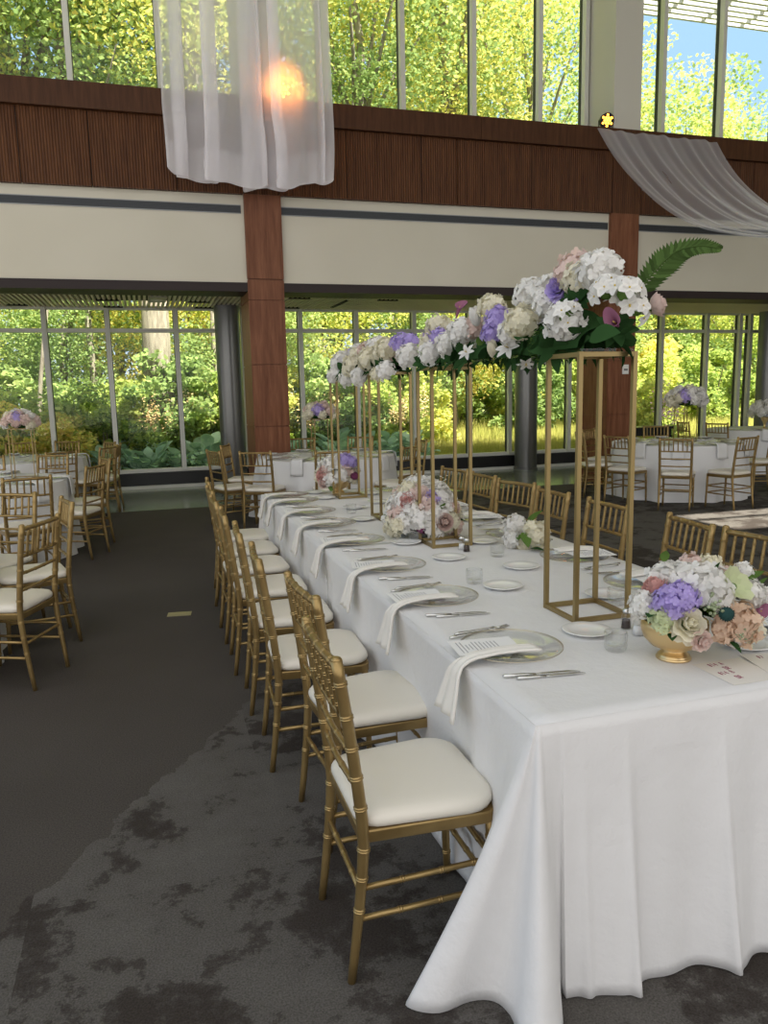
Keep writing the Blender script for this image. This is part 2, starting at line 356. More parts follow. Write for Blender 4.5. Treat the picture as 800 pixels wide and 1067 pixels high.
# cream bulkhead with its recess
BAYS = [(-9.9, -4.24), (-3.76, 1.46), (1.94, 7.14), (7.66, 12.86)]
m = MB()
m.box(-9.9, 13.4, YP + 0.06, YP + 0.55, 3.10, 4.27)
struct('wall_north', m, white_wall)
m = MB(); m.box(-9.9, 13.4, YP + 0.02, YP + 0.62, 2.98, 3.10); lip = struct('trim_1', m, dark_lip)
m = MB(); m.box(-9.9, 13.4, YP + 0.04, YP + 0.075, 3.08, 3.16); struct('trim_2', m, white_wall)
# slatted soffit
m = MB()
xx = -6.5
while xx < 13.3:
    m.box(xx, xx + 0.036, YP + 0.6, YW, 3.06, 3.10); xx += 0.074
struct('ceiling_slats', m, wood_soffit)
struct('ceiling_void', MB().box(-9.9, 13.4, YP + 0.6, YW + 0.3, 3.22, 3.3), dark_void)
# wood fascia beam: reeded panels with joints, plain band on top, ledge
m = MB(); xs = [-9.9, -6.2, -4.24, -3.2, -1.28, -0.45, 0.6, 1.46, 1.94, 2.9, 4.0, 4.55, 5.75, 7.14, 7.66, 8.9, 9.8, 11.2, 12.86, 13.4]
for a, bb in zip(xs[:-1], xs[1:]): m.box(a + 0.006, bb - 0.006, YP - 0.02, YP + 0.30, 4.25, 5.15)
struct('beam_fascia', m, wood_panel)
struct('beam_core', MB().box(-9.9, 13.4, YP + 0.0, YP + 1.2, 4.27, 5.4), dark_void)
m = MB(); xs2 = [-9.9, -4.0, 0.9, 4.9, 8.2, 13.4]
for a, bb in zip(xs2[:-1], xs2[1:]): m.box(a + 0.003, bb - 0.003, YP - 0.10, YP + 0.95, 5.15, 5.46)
struct('beam_band', m, wood_band)
# wood clad pillars with painted piers above
for k, px_ in enumerate((-4.24, 1.46, 7.14)):
    w_ = 0.50
    m = MB()
    for z0, z1 in ((0, 1.12), (1.135, 1.98), (1.995, 2.855), (2.87, 3.135)):
        m.box(px_, px_ + w_, YP, YP + 0.88, z0, z1)
    m.box(px_ - 0.0, px_ + w_, YP - 0.012, YP + 0.5, 3.15, 4.25)
    m.box(px_ + 0.01, px_ + w_ - 0.01, YP + 0.015, YP + 0.87, 0, 3.3)
    struct('pillar_%d' % (k + 1), m, wood_pillar)
    struct('pier_%d' % (k + 1), MB().box(px_ + 0.02, px_ + w_, YP + 0.02, YU + 0.1, 5.46, 9.0), pier_paint)
# round steel columns by the glazing
for k, cx_ in enumerate((-4.3, 1.43, 7.05, 12.75)):
    m = MB(); m.lathe([(0.215, 0), (0.215, 3.3)], 40, (cx_, 13.62, 0)); m.lathe([(0.235, 0), (0.235, 0.05), (0.215, 0.055)], 40, (cx_, 13.62, 0))
    struct('column_%d' % (k + 1), m, steel, smooth=True)
    sharp(bpy.data.objects['column_%d' % (k + 1)])
# lower windows
def window(name, x0, x1, y, z0, z1, mull, transoms, fw=0.075, fd=0.16):
    root = bpy.data.objects.new(name, None); C.objects.link(root); root['kind'] = 'structure'
    f = MB(); g = MB()
    for x in mull: f.box(x - fw/2, x + fw/2, y - fd * 0.7, y + fd * 0.3, z0, z1)
    for z in [z0, z1] + transoms: f.box(x0, x1, y - 0.06, y + 0.03, z - 0.032, z + 0.032)
    f.build('window_frame', alu, root, False)
    gk = MB()
    for x in mull:
        for s in (-1, 1): gk.box(x + s * (fw/2 + 0.002) - 0.006, x + s * (fw/2 + 0.002) + 0.006, y - 0.03, y + 0.04, z0, z1)
    gk.build('gasket', alu_dark, root, False)
    MB().box(x0, x1, y + 0.0, y + 0.01, z0, z1).build('glass_pane', glass, root, False)
    return root
window('window_1', -9.9, 1.7, YW, 0.30, 3.06, [-5.9, -4.8, -3.7, -2.6, -1.49, -0.51, 0.6, 1.7], [2.69])
window('window_2', 1.7, 7.05, YW, 0.30, 3.06, [2.76, 3.80, 4.92, 6.05, 6.9], [2.69])
window('window_3', 7.05, 13.3, YW, 0.30, 3.06, [7.2, 8.22, 9.3, 10.38, 11.5, 12.35, 12.62], [2.69])
window('window_4', -9.9, 1.46, YU, 5.5, 9.0, [-5.3, -4.24, -3.0, -1.83, -0.66, 0.5], [], 0.07, 0.2)
window('window_5', 1.96, 7.14, YU, 5.5, 9.0, [2.83, 4.0, 5.15, 6.28, 7.1], [], 0.07, 0.2)
window('window_6', 7.66, 13.4, YU, 5.5, 9.0, [8.55, 9.72, 10.9, 12.0], [], 0.07, 0.2)
struct('trim_3', MB().box(-9.9, 13.4, YW - 0.12, YW + 0.2, 0, 0.262), curb_black)
struct('trim_4', MB().box(-9.9, 13.4, YW - 0.20, YW - 0.12, 0, 0.05), alu)
struct('wall_right', MB().box(13.4, 13.6, YP, YW + 0.2, 0, 5.4), dark_void)
struct('ground', MB().box(-45, 70, 14.3, 90, -0.3, -0.05), soil)

# linear air grilles in the bulkhead
for k, (a, bb) in enumerate(BAYS[1:]):
    t = thing('air_grille', 'dark linear air slot along the cream wall ' + ('left of the wooden pillar' , 'between the two wooden pillars', 'right of the far wooden pillar')[k], 'air vent', ((a + bb) / 2, YP + 0.055, 4.06), group='air grilles in the cream wall')
    h = (bb - a) / 2 - 0.02
    if k == 0: h -= 0.02
    m = MB(); m.box(-h, h, -0.008, 0.004, -0.055, -0.045); m.box(-h, h, -0.008, 0.004, 0.05, 0.06); m.build('rim', grille_trim, t, False)
    m = MB(); m.box(-h, h, -0.001, 0.004, -0.045, 0.05)
    for q in range(5): m.box(-h, h, -0.006, 0.0, -0.036 + q * 0.018, -0.031 + q * 0.018)
    m.build('louvre', grille_dark, t, False)
# slots and spots in the slatted soffit
for k, (px, py, lx, ly, lab) in enumerate([(18, 318, .30, .10, 'above the leftmost tall flower stand'), (112, 313, .34, .10, 'second from the left over the left window'), (118, 320, .30, .08, 'third from the left over the left window'), (207, 315, .34, .10, 'left of the wooden pillar, nearer the wall'), (213, 321, .34, .08, 'left of the wooden pillar, nearer the glass'), (312, 311, .34, .08, 'right of the wooden pillar, nearer the wall'), (303, 321, .3, .08, 'right of the wooden pillar, nearer the glass'), (353, 317, .06, 1.0, 'long one over the far end of the table'), (404, 313, .34, .08, 'above the far garland')]):
    p = on_z(px, py, 3.055)
    o = MB().box(-lx/2, lx/2, -ly/2, ly/2, -0.008, 0.02).build('ceiling_slot', dark_void, None, False, p)
    tag(o, 'black slot in the slatted soffit, ' + lab, 'ceiling slot', 'slots in the slatted soffit')
p = on_z(164, 312, 3.05)
t = thing('ceiling_light', 'pale square recessed lamp in the slatted soffit over the left window', 'ceiling light', p)
m = MB(); m.box(-.13, .13, -.32, .32, -.01, .03); m.build('housing', mat('lamp_housing', (0.35,0.33,0.28), .5), t, False)
MB().lathe([(0.09, -0.014), (0.10, -0.02), (0.11, -0.012)], 20).build('lens', plastic_white, t)

# ------------------------------------------------------------------ outside
def leafy(mb, n, rx, ry, rz, cz, size, blobs, flat=0.0, rng=random):
    cen = []
    for k in range(blobs):
        while True:
            p = Vector((rng.uniform(-1,1), rng.uniform(-1,1), rng.uniform(-1,1)))
            if p.length < 1: break
        cen.append((Vector((p.x*rx, p.y*ry, cz + p.z*rz)), rng.uniform(0.6, 1.2)))
    br = (rx * ry * rz) ** (1/3) * 0.34
    for k in range(n):
        c, s = cen[rng.randrange(blobs)]
        d = Vector((rng.gauss(0,1), rng.gauss(0,1), rng.gauss(0,1))).normalized() * (br * s * rng.uniform(0.45, 1.0))
        d.z *= 0.7
        p = c + d
        u = Vector((rng.gauss(0,1), rng.gauss(0,1), rng.gauss(0,0.6))).normalized(); w = u.cross(Vector((rng.gauss(0,1), rng.gauss(0,1), rng.gauss(0,1)))).normalized()
        L_ = size * rng.uniform(0.7, 1.4); W_ = L_ * 0.33
        mb.add([p - u*L_*0.5, p + w*W_ - u*L_*0.05, p + u*L_*0.5, p - w*W_ - u*L_*0.05], [(0,1,2,3)])
    return cen
def make_tree(h, r, zc, rz, n, size, blobs, leafmat, trunk_r, seed, name='tree'):
    rng = random.Random(seed)
    root = bpy.data.objects.new(name, None); C.objects.link(root)
    cr = MB(); cen = leafy(cr, n, r, r, rz, zc, size, blobs, rng=rng)
    cr.build('crown', leafmat, root, False)
    tr = MB(); top = zc + rz * 0.6
    pts = [Vector((0,0,-0.2))] + [Vector((rng.uniform(-.25,.25)*k/4, rng.uniform(-.25,.25)*k/4, top*k/6)) for k in range(1, 7)]
    tr.tube(pts, [trunk_r * 1.25] + [trunk_r * (1 - 0.8*k/6) for k in range(1, 7)], 9)
    for c, s in cen[:14]:
        i = min(5, max(1, int(6 * (c.z * 0.72) / top))); a = pts[i]
        tr.tube([a, (a + c) / 2 + Vector((0, 0, 0.3)), c], [trunk_r * 0.32, trunk_r * 0.2, trunk_r * 0.06], 5)
    tr.build('trunk', bark, root)
    return root
TREES = [make_tree(20, 3.6, 12.5, 8.0, 24000, 0.125, 90, tree_leaf, 0.28, 11), make_tree(18, 3.4, 11.0, 7.5, 24000, 0.12, 90, tree_leaf_green, 0.22, 12),
         make_tree(10, 2.6, 5.8, 4.6, 16000, 0.115, 56, tree_leaf, 0.14, 13), make_tree(9, 2.6, 5.0, 4.2, 16000, 0.11, 56, tree_leaf_green, 0.13, 14)]
used_t = set()
def put_tree(kind, x, y, s, label, rz=None):
    rz = rz if rz is not None else (x * 1.7 + y) % 6.28
    if kind in used_t: o = dup(TREES[kind], (x, y, -0.05), rz)
    else: o = TREES[kind]; used_t.add(kind); o.location = (x, y, -0.05); o.rotation_euler = (0, 0, rz)
    o.scale = (s, s, s); tag(o, label, 'tree', 'trees outside the windows'); return o
T_LAB = ['tall yellow-leaved tree close outside the left windows', 'tall green tree behind the left windows', 'yellow-green tree beyond the right lower windows', 'smaller green tree outside the lower windows']
for i, (k, x, y, s) in enumerate([
    (0, -4.8, 20.5, 1.08), (1, -1.2, 21.5, 1.12), (0, 1.4, 20.0, 1.05), (1, 5.6, 20.2, 1.0), (0, 8.6, 21.5, 0.98), (1, 11.6, 22.5, 0.98),
    (1, -7.5, 22, 1.4), (0, -3.0, 25, 1.5), (1, 1.8, 26, 1.5), (0, 6.5, 27, 1.1), (1, 11.0, 28, 1.12), (0, 13.5, 31, 1.05),
    (2, 16.5, 31, 1.12), (3, 19.3, 33, 1.4), (2, 22.3, 32, 1.6), (3, 25.3, 32, 1.75), (2, 28, 34, 1.6), (3, 31, 36, 1.75), (2, 21.0, 37, 1.6), (3, 16.5, 38, 1.5), (2, 26, 38, 1.75), (3, 33, 40, 1.8), (2, 37, 41, 1.4),
    (3, -5.6, 17.5, 0.62), (2, -3.6, 19.0, 0.72), (3, -1.6, 17.9, 0.66), (2, 0.6, 19.6, 0.74), (3, 2.6, 18.0, 0.7), (2, 4.4, 19.2, 0.72), (3, 6.4, 19.6, 0.74), (2, 8.4, 21.5, 0.8),
    (3, -7.4, 20, 0.8), (3, -0.5, 23, 0.85), (2, 3.2, 23, 0.85), (3, 11.2, 26, 0.95), (2, 13.8, 27, 0.95), (3, 16.6, 28, 0.95), (2, 19.4, 29, 1.0), (3, 22.2, 30, 1.0), (2, 24.5, 28, 1.0)]):
    put_tree(k, x, y, s, T_LAB[k])
# big pale trunk behind the left window
def trunk(px, y, r, h, lean, label):
    p = on_y(px, 440, y); m = MB(); m.tube([(0,0,0), (0,0,.25), (lean*.3,0,h*.4), (lean,0,h)], [r*1.5, r*1.1, r, r*.8], 14)
    t = thing('bare_tree', label, 'tree', (p.x, p.y, -0.05)); m.build('trunk', bark, t); return t
trunk(166, 17.2, 0.30, 5.2, 0.1, 'thick pale tree trunk standing behind the left window by the mullion')
for k, (px, y, r, lean, lab) in enumerate([(10, 16.4, .035, -.5, 'thin bare sapling stem at the left edge outside'), (34, 16.2, .04, .7, 'forked slim pale stem beside the leftmost tall flowers outside'), (103, 17.5, .07, -.1, 'slim pale trunk outside between the two left mullions'), (226, 17.4, .09, .1, 'slender dark trunk outside next to the steel column')]):
    trunk(px, y, r, 5, lean, lab)

def leaf_patch(mb, base, d, length, width, curl=0.35, up=Vector((0,0,1)), nseg=4, fold=0.15):
    d = Vector(d).normalized(); s = d.cross(up)
    if s.length < 1e-3: s = Vector((1,0,0))
    s.normalize(); nrm = s.cross(d).normalized()
    vs = []; fs = []
    for i in range(nseg + 1):
        t = i / nseg; w = width * math.sin(PI * min(1, 0.08 + 0.92 * t)) ** 0.8 * (1 - 0.35 * t) * 0.62
        c = Vector(base) + d * length * t + nrm * (length * (0.25 * t - curl * t * t * 1.2))
        vs += [c - s * w + nrm * w * fold, c, c + s * w + nrm * w * fold]
    for i in range(nseg):
        for j in range(2): fs.append((i*3+j, i*3+j+1, i*3+j+4, i*3+j+3))
    mb.add(vs, fs)
def make_hosta(seed):
    rng = random.Random(seed); m = MB()
    for k in range(44):
        a = rng.uniform(0, 2*PI); el = rng.uniform(0.2, 1.3); d = Vector((math.cos(a)*math.cos(el), math.sin(a)*math.cos(el), math.sin(el)))
        st = d * rng.uniform(0.12, 0.42); st.z = max(st.z, .1) + .08
        leaf_patch(m, st, (d + Vector((0,0,-0.25))).normalized(), rng.uniform(0.16, 0.26), rng.uniform(0.13, 0.19), 0.55)
        m.tube([(0,0,0), st], [0.006, 0.004], 4, False)
    return m.mesh('hosta', hosta_leaf)
hm = [make_hosta(s) for s in (1, 2, 3)]
rng = random.Random(5)
k = 0
for row, (y, dx, sc_) in enumerate(((14.75, 0.52, 1.0), (15.25, 0.6, 1.15), (15.8, 0.7, 1.3))):
    xx = -0.9 + row * 0.2 if row else 0.0
    while xx < 5.3 + row * 0.1:
        o = link('hosta', hm[k % 3], None, (xx + rng.uniform(-.12,.12), y + rng.uniform(-.1,.1), -0.05)); s = sc_ * rng.uniform(.9, 1.25); o.scale = (s, s, s * 1.05); o.rotation_euler = (0, 0, rng.uniform(0, 6.28))
        tag(o, 'blue-green broad-leaved hosta clump outside the window beside the wooden pillar', 'plant', 'hostas in the bed outside'); k += 1; xx += dx
def make_plume(seed, mt):
    rng = random.Random(seed); root = bpy.data.objects.new('astilbe', None); C.objects.link(root); m = MB(); f = MB()
    for k in range(7):
        a = rng.uniform(0, 6.28); tip = Vector((math.cos(a)*.22, math.sin(a)*.22, rng.uniform(.9, 1.35))); m.tube([(0,0,0), tip*.6, tip], [.006,.005,.003], 4, False)
        for q in range(46):
            t = rng.uniform(.55, 1.0); p = tip * t + Vector((rng.gauss(0,.045*(1.15-t)*3), rng.gauss(0,.045*(1.15-t)*3), rng.gauss(0,.03)))
            u = Vector((rng.gauss(0,1), rng.gauss(0,1), rng.gauss(0,1))).normalized()*.03; w = u.orthogonal().normalized()*.015
            f.add([p-u, p+w, p+u, p-w], [(0,1,2,3)])
    f.build('plume', mt, root, False); m.build('stem', PET['midgreen'], root)
    lf = MB(); leafy(lf, 260, .3, .3, .28, .3, .14, 14, rng=rng); lf.build('foliage', shrub_leaf, root, False)
    return root
pl0 = make_plume(3, plume_m)
for k, xx in enumerate([0.0, 0.55, 1.0, 1.55, 2.0, 2.45, 3.0, 3.6, 4.1, 4.7, 5.2]):
    o = pl0 if k == 0 else dup(pl0, (0,0,0)); o.location = (xx * 1.12, 16.3 + .25 * (k % 3), 0.25); o.rotation_euler = (0, 0, k * 1.3); s = 1.0 + .12 * (k % 3); o.scale = (s, s, s)
    tag(o, 'buff feathery plume plant rising behind the hostas outside', 'plant', 'plume plants behind the hostas')
pk = make_plume(8, pinkplume_m); pk.name = 'pink_flowering_shrub'; p = on_y(695, 436, 15.2); pk.location = (p.x, p.y, 0.0); pk.scale = (1.6, 1.6, 1.25)
tag(pk, 'pink flowering plant outside the right window behind the round table', 'plant')
def make_shrub(seed, mt):
    rng = random.Random(seed); root = bpy.data.objects.new('shrub', None); C.objects.link(root)
    m = MB(); cen = leafy(m, 7000, .95, .95, 1.0, 1.05, .10, 40, rng=rng); m.build('foliage', mt, root, False)
    t = MB()
    for c, s in cen[:16]: t.tube([(c.x*.1, c.y*.1, -.05), c*.6, c], [.022,.014,.006], 5, False)
    t.build('stem', bark, root); return root
sh = [make_shrub(21, shrub_leaf), make_shrub(22, tree_leaf_green), make_shrub(23, tree_leaf)]
used_s = set()
for k, (kind, x, y, s) in enumerate([(0,-4.2,15.6,1.0),(2,-3.0,15.9,.9),(1,-2.1,16.6,1.2),(2,-1.6,15.6,.75),(0,-0.8,16.2,1.0),(2,-.4,17.0,1.1),(1,.6,17.4,1.3),(0,1.7,17.2,1.1),(2,2.8,17.4,1.2),(1,3.9,17.2,1.25),(0,5.0,17.5,1.2),(2,6.2,18.0,1.3),
                                     (1,7.6,22,1.6),(0,9.8,24,1.7),(2,12.2,25,1.7),(1,14.6,26,1.8),(0,17,27,1.8),(2,19.4,27,1.9),(1,21.8,28,1.9),(0,24.2,27,1.8),(2,12.3,17.2,1.0),(1,10.9,21,1.3),(0,13.4,21,1.5),(2,15.8,22,1.5),(0,18.2,22,1.5),(1,-5.6,16.0,1.2),(2,-3.6,17.3,1.2)]):
    o = sh[kind] if kind not in used_s else dup(sh[kind], (0,0,0)); used_s.add(kind)
    o.location = (x, y, 0); o.rotation_euler = (0, 0, k * 2.1); o.scale = (s, s, s * .95)
    tag(o, ('light olive shrub growing outside the lower windows', 'deep green shrub growing outside the lower windows', 'yellow-leaved shrub growing outside the lower windows')[kind], 'shrub', 'shrubs outside the lower windows')
m = MB(); rng = random.Random(9)
for k in range(52000):
    y = 15.0 + 13 * rng.random() ** 1.6; x = rng.uniform(y * 0.36, y * 0.98); h = rng.uniform(.18, .50) * (1 + (y - 15) * .03)
    dx, dy = rng.gauss(0, .10), rng.gauss(0, .10); w = .004 + .0007 * y; z = -0.05 + (y - 15) * 0.02
    m.add([(x - w, y, z), (x + w, y, z), (x + dx, y + dy, z + h)], [(0,1,2)])
o = m.build('meadow_grass', meadow_m, None, False); tag(o, 'sunlit yellow-green meadow grass outside the right lower windows', 'grass', kind='stuff')
# white louvred sunshade outside the upper right window
t = thing('sunshade', 'white horizontal louvre sunshade outside the upper right window', 'sunshade', (11.2, 12.9, 8.45))
m = MB()
for q in range(9): m.box(-2.55, 2.1, -0.75 + q*.17, -0.69 + q*.17, -0.02, 0.05)
m.build('louvre', white_ext, t, False)
for q in range(6): MB().box(-2.3 + q*.9, -2.24 + q*.9, -0.95, 0.78, .05, .17).build('bracket', white_ext, t, False)

# ================================================================== CHIAVARI CHAIR
def ringed(mb, pts, r, rings, n=8, taper=None):
    """turned rod through pts with paired bamboo rings at the given fractions"""
    pts = [Vector(p) for p in pts]; seg = [(b_ - a).length for a, b_ in zip(pts, pts[1:])]; tot = sum(seg)
    def at(s):
        s = max(0, min(tot, s)); k = 0
        while k < len(seg) - 1 and s > seg[k]: s -= seg[k]; k += 1
        return pts[k].lerp(pts[k+1], s / seg[k])
    st = [(0, 1.0), (tot, 1.0)]; acc = 0
    for q in seg[:-1]: acc += q; st.append((acc, 1.0))
    for f in rings:
        c = f * tot
        st += [(c-.0075,1.0),(c-.0060,1.0),(c-.0048,1.17),(c-.0022,1.17),(c-.0012,1.02),(c+.0012,1.02),(c+.0022,1.17),(c+.0048,1.17),(c+.0060,1.0),(c+.0075,1.0)]
    st = sorted(st); st = [s for i, s in enumerate(st) if 0 <= s[0] <= tot]
    P_ = []; RR = []
    for s, k in st:
        p = at(s)
        if P_ and (p - P_[-1]).length < 1e-5: continue
        f = s / tot; P_.append(p); RR.append(r * k * (taper(f) if taper else 1.0))
    mb.tube(P_, RR, n)
def arc(pts, sub=6):
    """smooth Catmull-Rom through pts"""
    pts = [Vector(p) for p in pts]; out = []
    for i in range(len(pts) - 1):
        p0 = pts[max(i-1, 0)]; p1 = pts[i]; p2 = pts[i+1]; p3 = pts[min(i+2, len(pts)-1)]
        for k in range(sub):
            t = k / sub; out.append(0.5*((2*p1) + (p2-p0)*t + (2*p0-5*p1+4*p2-p3)*t*t + (3*p1-p0-3*p2+p3)*t**3))
    out.append(pts[-1]); return out
def rrect(wf, wr, d, rad, k=5):
    """rounded trapezoid outline: front width, rear width, depth (front is +y)"""
    cs = [(wr/2, -d/2), (wf/2, d/2), (-wf/2, d/2), (-wr/2, -d/2)]; out = []
    for i, (x, y) in enumerate(cs):
        a0 = (-90, 0, 90, 180)[i]; r = rad[0] if y > 0 else rad[1]
        cx_, cy_ = x - math.copysign(r, x), y - math.copysign(r, y)
        for q in range(k + 1):
            a = R_(a0 + 90 * q / k); out.append((cx_ + r*math.cos(a), cy_ + r*math.sin(a)))
    return out
def loft(mb, outl, levels):
    n = len(outl); vs = []; fs = []
    for s, z in levels: vs += [(x*s, y*s, z) for x, y in outl]
    for i in range(len(levels)-1):
        for j in range(n): fs.append((i*n+j, i*n+(j+1)%n, (i+1)*n+(j+1)%n, (i+1)*n+j))
    fs.append(tuple(range(n-1,-1,-1))); fs.append(tuple((len(levels)-1)*n+j for j in range(n)))
    mb.add(vs, fs)
def chair_proto():
    t = thing('chiavari_chair', 'x', 'chair')
    def rearx(z): return 0.186 + 0.006 * (z / .92)
    def reary(z): return -0.192 - 0.045 * max(0, (0.42 - z) / .42) ** 1.3 - 0.060 * max(0, (z - .42) / .5) ** 1.25
    for s in (-1, 1):
        m = MB(); pts = [(s*rearx(z), reary(z), z) for z in [0, .08, .16, .24, .32, .40, .48, .56, .64, .72, .80, .88, .925]]
        ringed(m, pts, .0150, (.23, .33, .42, .55, .645, .735, .83, .93), 10, lambda f: .80 + .30*min(1, f*2.2) - .10*max(0, f-.6))
        m.ball((s*rearx(.925), reary(.925), .926), .0155, 10, 6, .6)
        m.build('back_leg', gold_chair, t)
        m = MB(); ringed(m, [(s*.187, .192, 0), (s*.185, .185, .2), (s*.183, .178, .425)], .0150, (.18, .42, .62, .82), 10, lambda f: .80 + .22*f)
        m.build('front_leg', gold_chair, t)
    m = MB(); loft(m, rrect(.420, .385, .405, (.05,.03)), [(.99,.405),(1.0,.408),(1.0,.436),(.985,.440)]); sharp(m.build('seat_frame', gold_chair, t))
    m = MB(); loft(m, rrect(.425, .385, .405, (.095,.07)), [(.93,.440),(1.0,.446),(1.018,.458),(1.008,.470),(.97,.480),(.88,.487),(.70,.491),(.40,.494),(.12,.495)]); m.build('cushion', ivory_seat, t)
    m = MB(); y = reary(.905); ringed(m, arc([(-.192, y, .905), (0, y-.010, .907), (.192, y, .905)], 4), .0125, (.14, .30, .5, .70, .86), 8); m.build('top_rail', gold_chair, t)
    for z, rr in ((.755, .0095), (.660, .0090), (.565, .0090)):
        m = MB(); y = reary(z); ringed(m, arc([(-rearx(z), y, z), (0, y-.008, z), (rearx(z), y, z)], 4), rr, (.15, .38, .62, .85), 7); m.build('back_rail', gold_chair, t)
    for k in range(6):
        x = -.137 + k * .0548; m = MB(); ringed(m, [(x, reary(.755)-.006, .755), (x, reary(.905)-.008, .905)], .0078, (.2, .5, .8), 7); m.build('spindle', gold_chair, t)
    for s in (-1, 1):
        for z in (.275, .185):
            m = MB(); ringed(m, [(s*rearx(z), reary(z), z), (s*.184, .184, z+.005)], .0088, (.3, .6, .85), 7); m.build('stretcher', gold_chair, t)
    for z in (.285, .195):
        m = MB(); ringed(m, [(-.184, .183, z), (.184, .183, z)], .0088, (.25, .5, .75), 7); m.build('stretcher', gold_chair, t)
    m = MB(); ringed(m, [(-rearx(.265), reary(.265), .265), (rearx(.265), reary(.265), .265)], .0088, (.25, .5, .75), 7); m.build('stretcher', gold_chair, t)
    return t
CH = chair_proto(); ch_used = False
def chair(xb, yb, face, label, group):
    """xb,yb: middle of the backrest above the floor; face: heading in degrees"""
    global ch_used
    a = R_(face); x = xb + .24*math.cos(a); y = yb + .24*math.sin(a); rz = a - PI/2
    if not ch_used: o = CH; ch_used = True; o.location = (x, y, 0); o.rotation_euler = (0,0,rz); tag(o, label, 'chair', group)
    else: o = dup(CH, (x, y, 0), rz, label, group)
    return o
ORD = ['nearest', 'second', 'third', 'fourth', 'fifth', 'sixth', 'seventh', 'farthest']
for k, (x, y, f) in enumerate([(.435, 2.03, 0), (.50, 2.64, 4), (.425, 3.29, -3), (.418, 3.91, -3), (.402, 4.50, -2), (.40, 5.09, 0), (.42, 5.66, 1), (.45, 6.22, -2)]):
    chair(x, y, f, 'gold bamboo chair, ivory pad, %s from camera in the long table left row' % ORD[k], 'chairs along the left of the long table')
for k, (x, y, f) in enumerate([(2.60, 2.78, 186), (2.575, 3.22, 173), (2.55, 3.91, 182), (2.53, 4.52, 181), (2.54, 5.07, 195), (2.53, 5.62, 183), (2.50, 6.15, 192)]):
    chair(x, y, f, 'gold bamboo chair showing its back, %s from camera in the long table right row' % (ORD[:6] + ['farthest'])[k], 'chairs along the right of the long table')
RT = dict(T1=(-1.92, 5.20), L1=(-1.72, 8.72), L2=(-1.75, 11.75), M=(2.25, 10.02), R1=(7.42, 9.55), R2=(10.75, 11.6))
TN = dict(T1='cut-off table at the left edge', L1='second left round table', L2='far left round table', M='round table by the wooden pillar', R1='large right round table', R2='far right round table')
CHL = [
 ('T1', -.61, 4.64, 158, 'gold chair nearest the camera at the cut-off left table, back toward the aisle'),
 ('T1', -.55, 5.49, 195, 'gold chair seen edge on behind the nearest left chair, facing left'),
 ('T1', -.97, 6.10, 240, 'gold chair on the far side of the cut-off left table, facing the camera'),
 ('L1', -1.02, 7.28, 108, 'gold chair with its back to camera in front of the second left table'),
 ('L1', -.52, 8.20, 157, 'gold chair by the aisle at the second left table, two legs on open carpet'),
 ('L1', -.47, 9.10, 197, 'gold chair half hidden behind the aisle chair of the second left table'),
 ('L1', -1.10, 10.02, 245, 'gold chair on the far side of the second left table, nearest the aisle'),
 ('L1', -1.85, 10.18, 272, 'gold chair on the far side of the second left table, cut by the picture edge'),
 ('L2', -1.05, 10.52, 118, 'gold chair with back to camera in front of the far left table'),
 ('L2', -.52, 11.10, 150, 'gold chair at the aisle side of the far left table, nearer of three'),
 ('L2', -.40, 11.62, 175, 'gold chair at the aisle side of the far left table, middle of three'),
 ('L2', -.55, 12.35, 205, 'gold chair at the aisle side of the far left table, farthest of three'),
 ('L2', -1.20, 13.02, 248, 'gold chair against the window behind the far left table, nearer the aisle'),
 ('L2', -1.90, 13.15, 272, 'gold chair against the window behind the far left table, beside the leftmost mullion'),
 ('M', 1.20, 9.08, 60, 'gold chair with its back to camera at the left of the table by the pillar'),
 ('M', .76, 9.52, 18, 'gold chair seen from the side, leftmost at the table by the pillar'),
 ('M', 1.00, 10.52, -22, 'gold chair beside the steel column, left of the wooden pillar'),
 ('M', 2.02, 8.65, 82, 'gold chair hidden behind the far centrepiece of the long table'),
 ('M', 2.20, 11.42, 268, 'gold chair right of the wooden pillar behind the round table'),
 ('M', 3.05, 11.20, 238, 'gold chair behind the farthest gold stand, facing the camera'),
 ('M', 3.06, 8.90, 128, 'gold chair at the right front of the table by the pillar'),
 ('M', 3.60, 10.05, 182, 'gold chair at the right side of the table by the pillar'),
 ('R1', 6.36, 8.24, 46, 'gold chair with its back to camera in the middle of the large right table'),
 ('R1', 7.22, 7.98, 102, 'gold chair with its back to camera at the right of the large right table'),
 ('R1', 6.06, 9.08, 20, 'gold chair at the left of the large right table, seen through the nearest stand'),
 ('R1', 6.05, 9.98, -14, 'gold chair farthest left at the large right table, against the dark pillar side'),
 ('R1', 6.70, 10.80, -60, 'gold chair on the far side of the large right table in front of the pillar'),
 ('R1', 8.05, 10.95, 246, 'gold chair facing the camera behind the large right table'),
 ('R1', 8.78, 9.10, 165, 'gold chair at the right picture edge beside the large right table'),
 ('R2', 9.35, 11.05, 22, 'dark-looking gold chair between the large right table and the far right one'),
 ('R2', 9.25, 11.80, -8, 'gold chair left of the far right table beneath the tall white flowers'),
]
for tb, x, y, f, lab in CHL: chair(x, y, f, lab, 'chairs around the round tables')

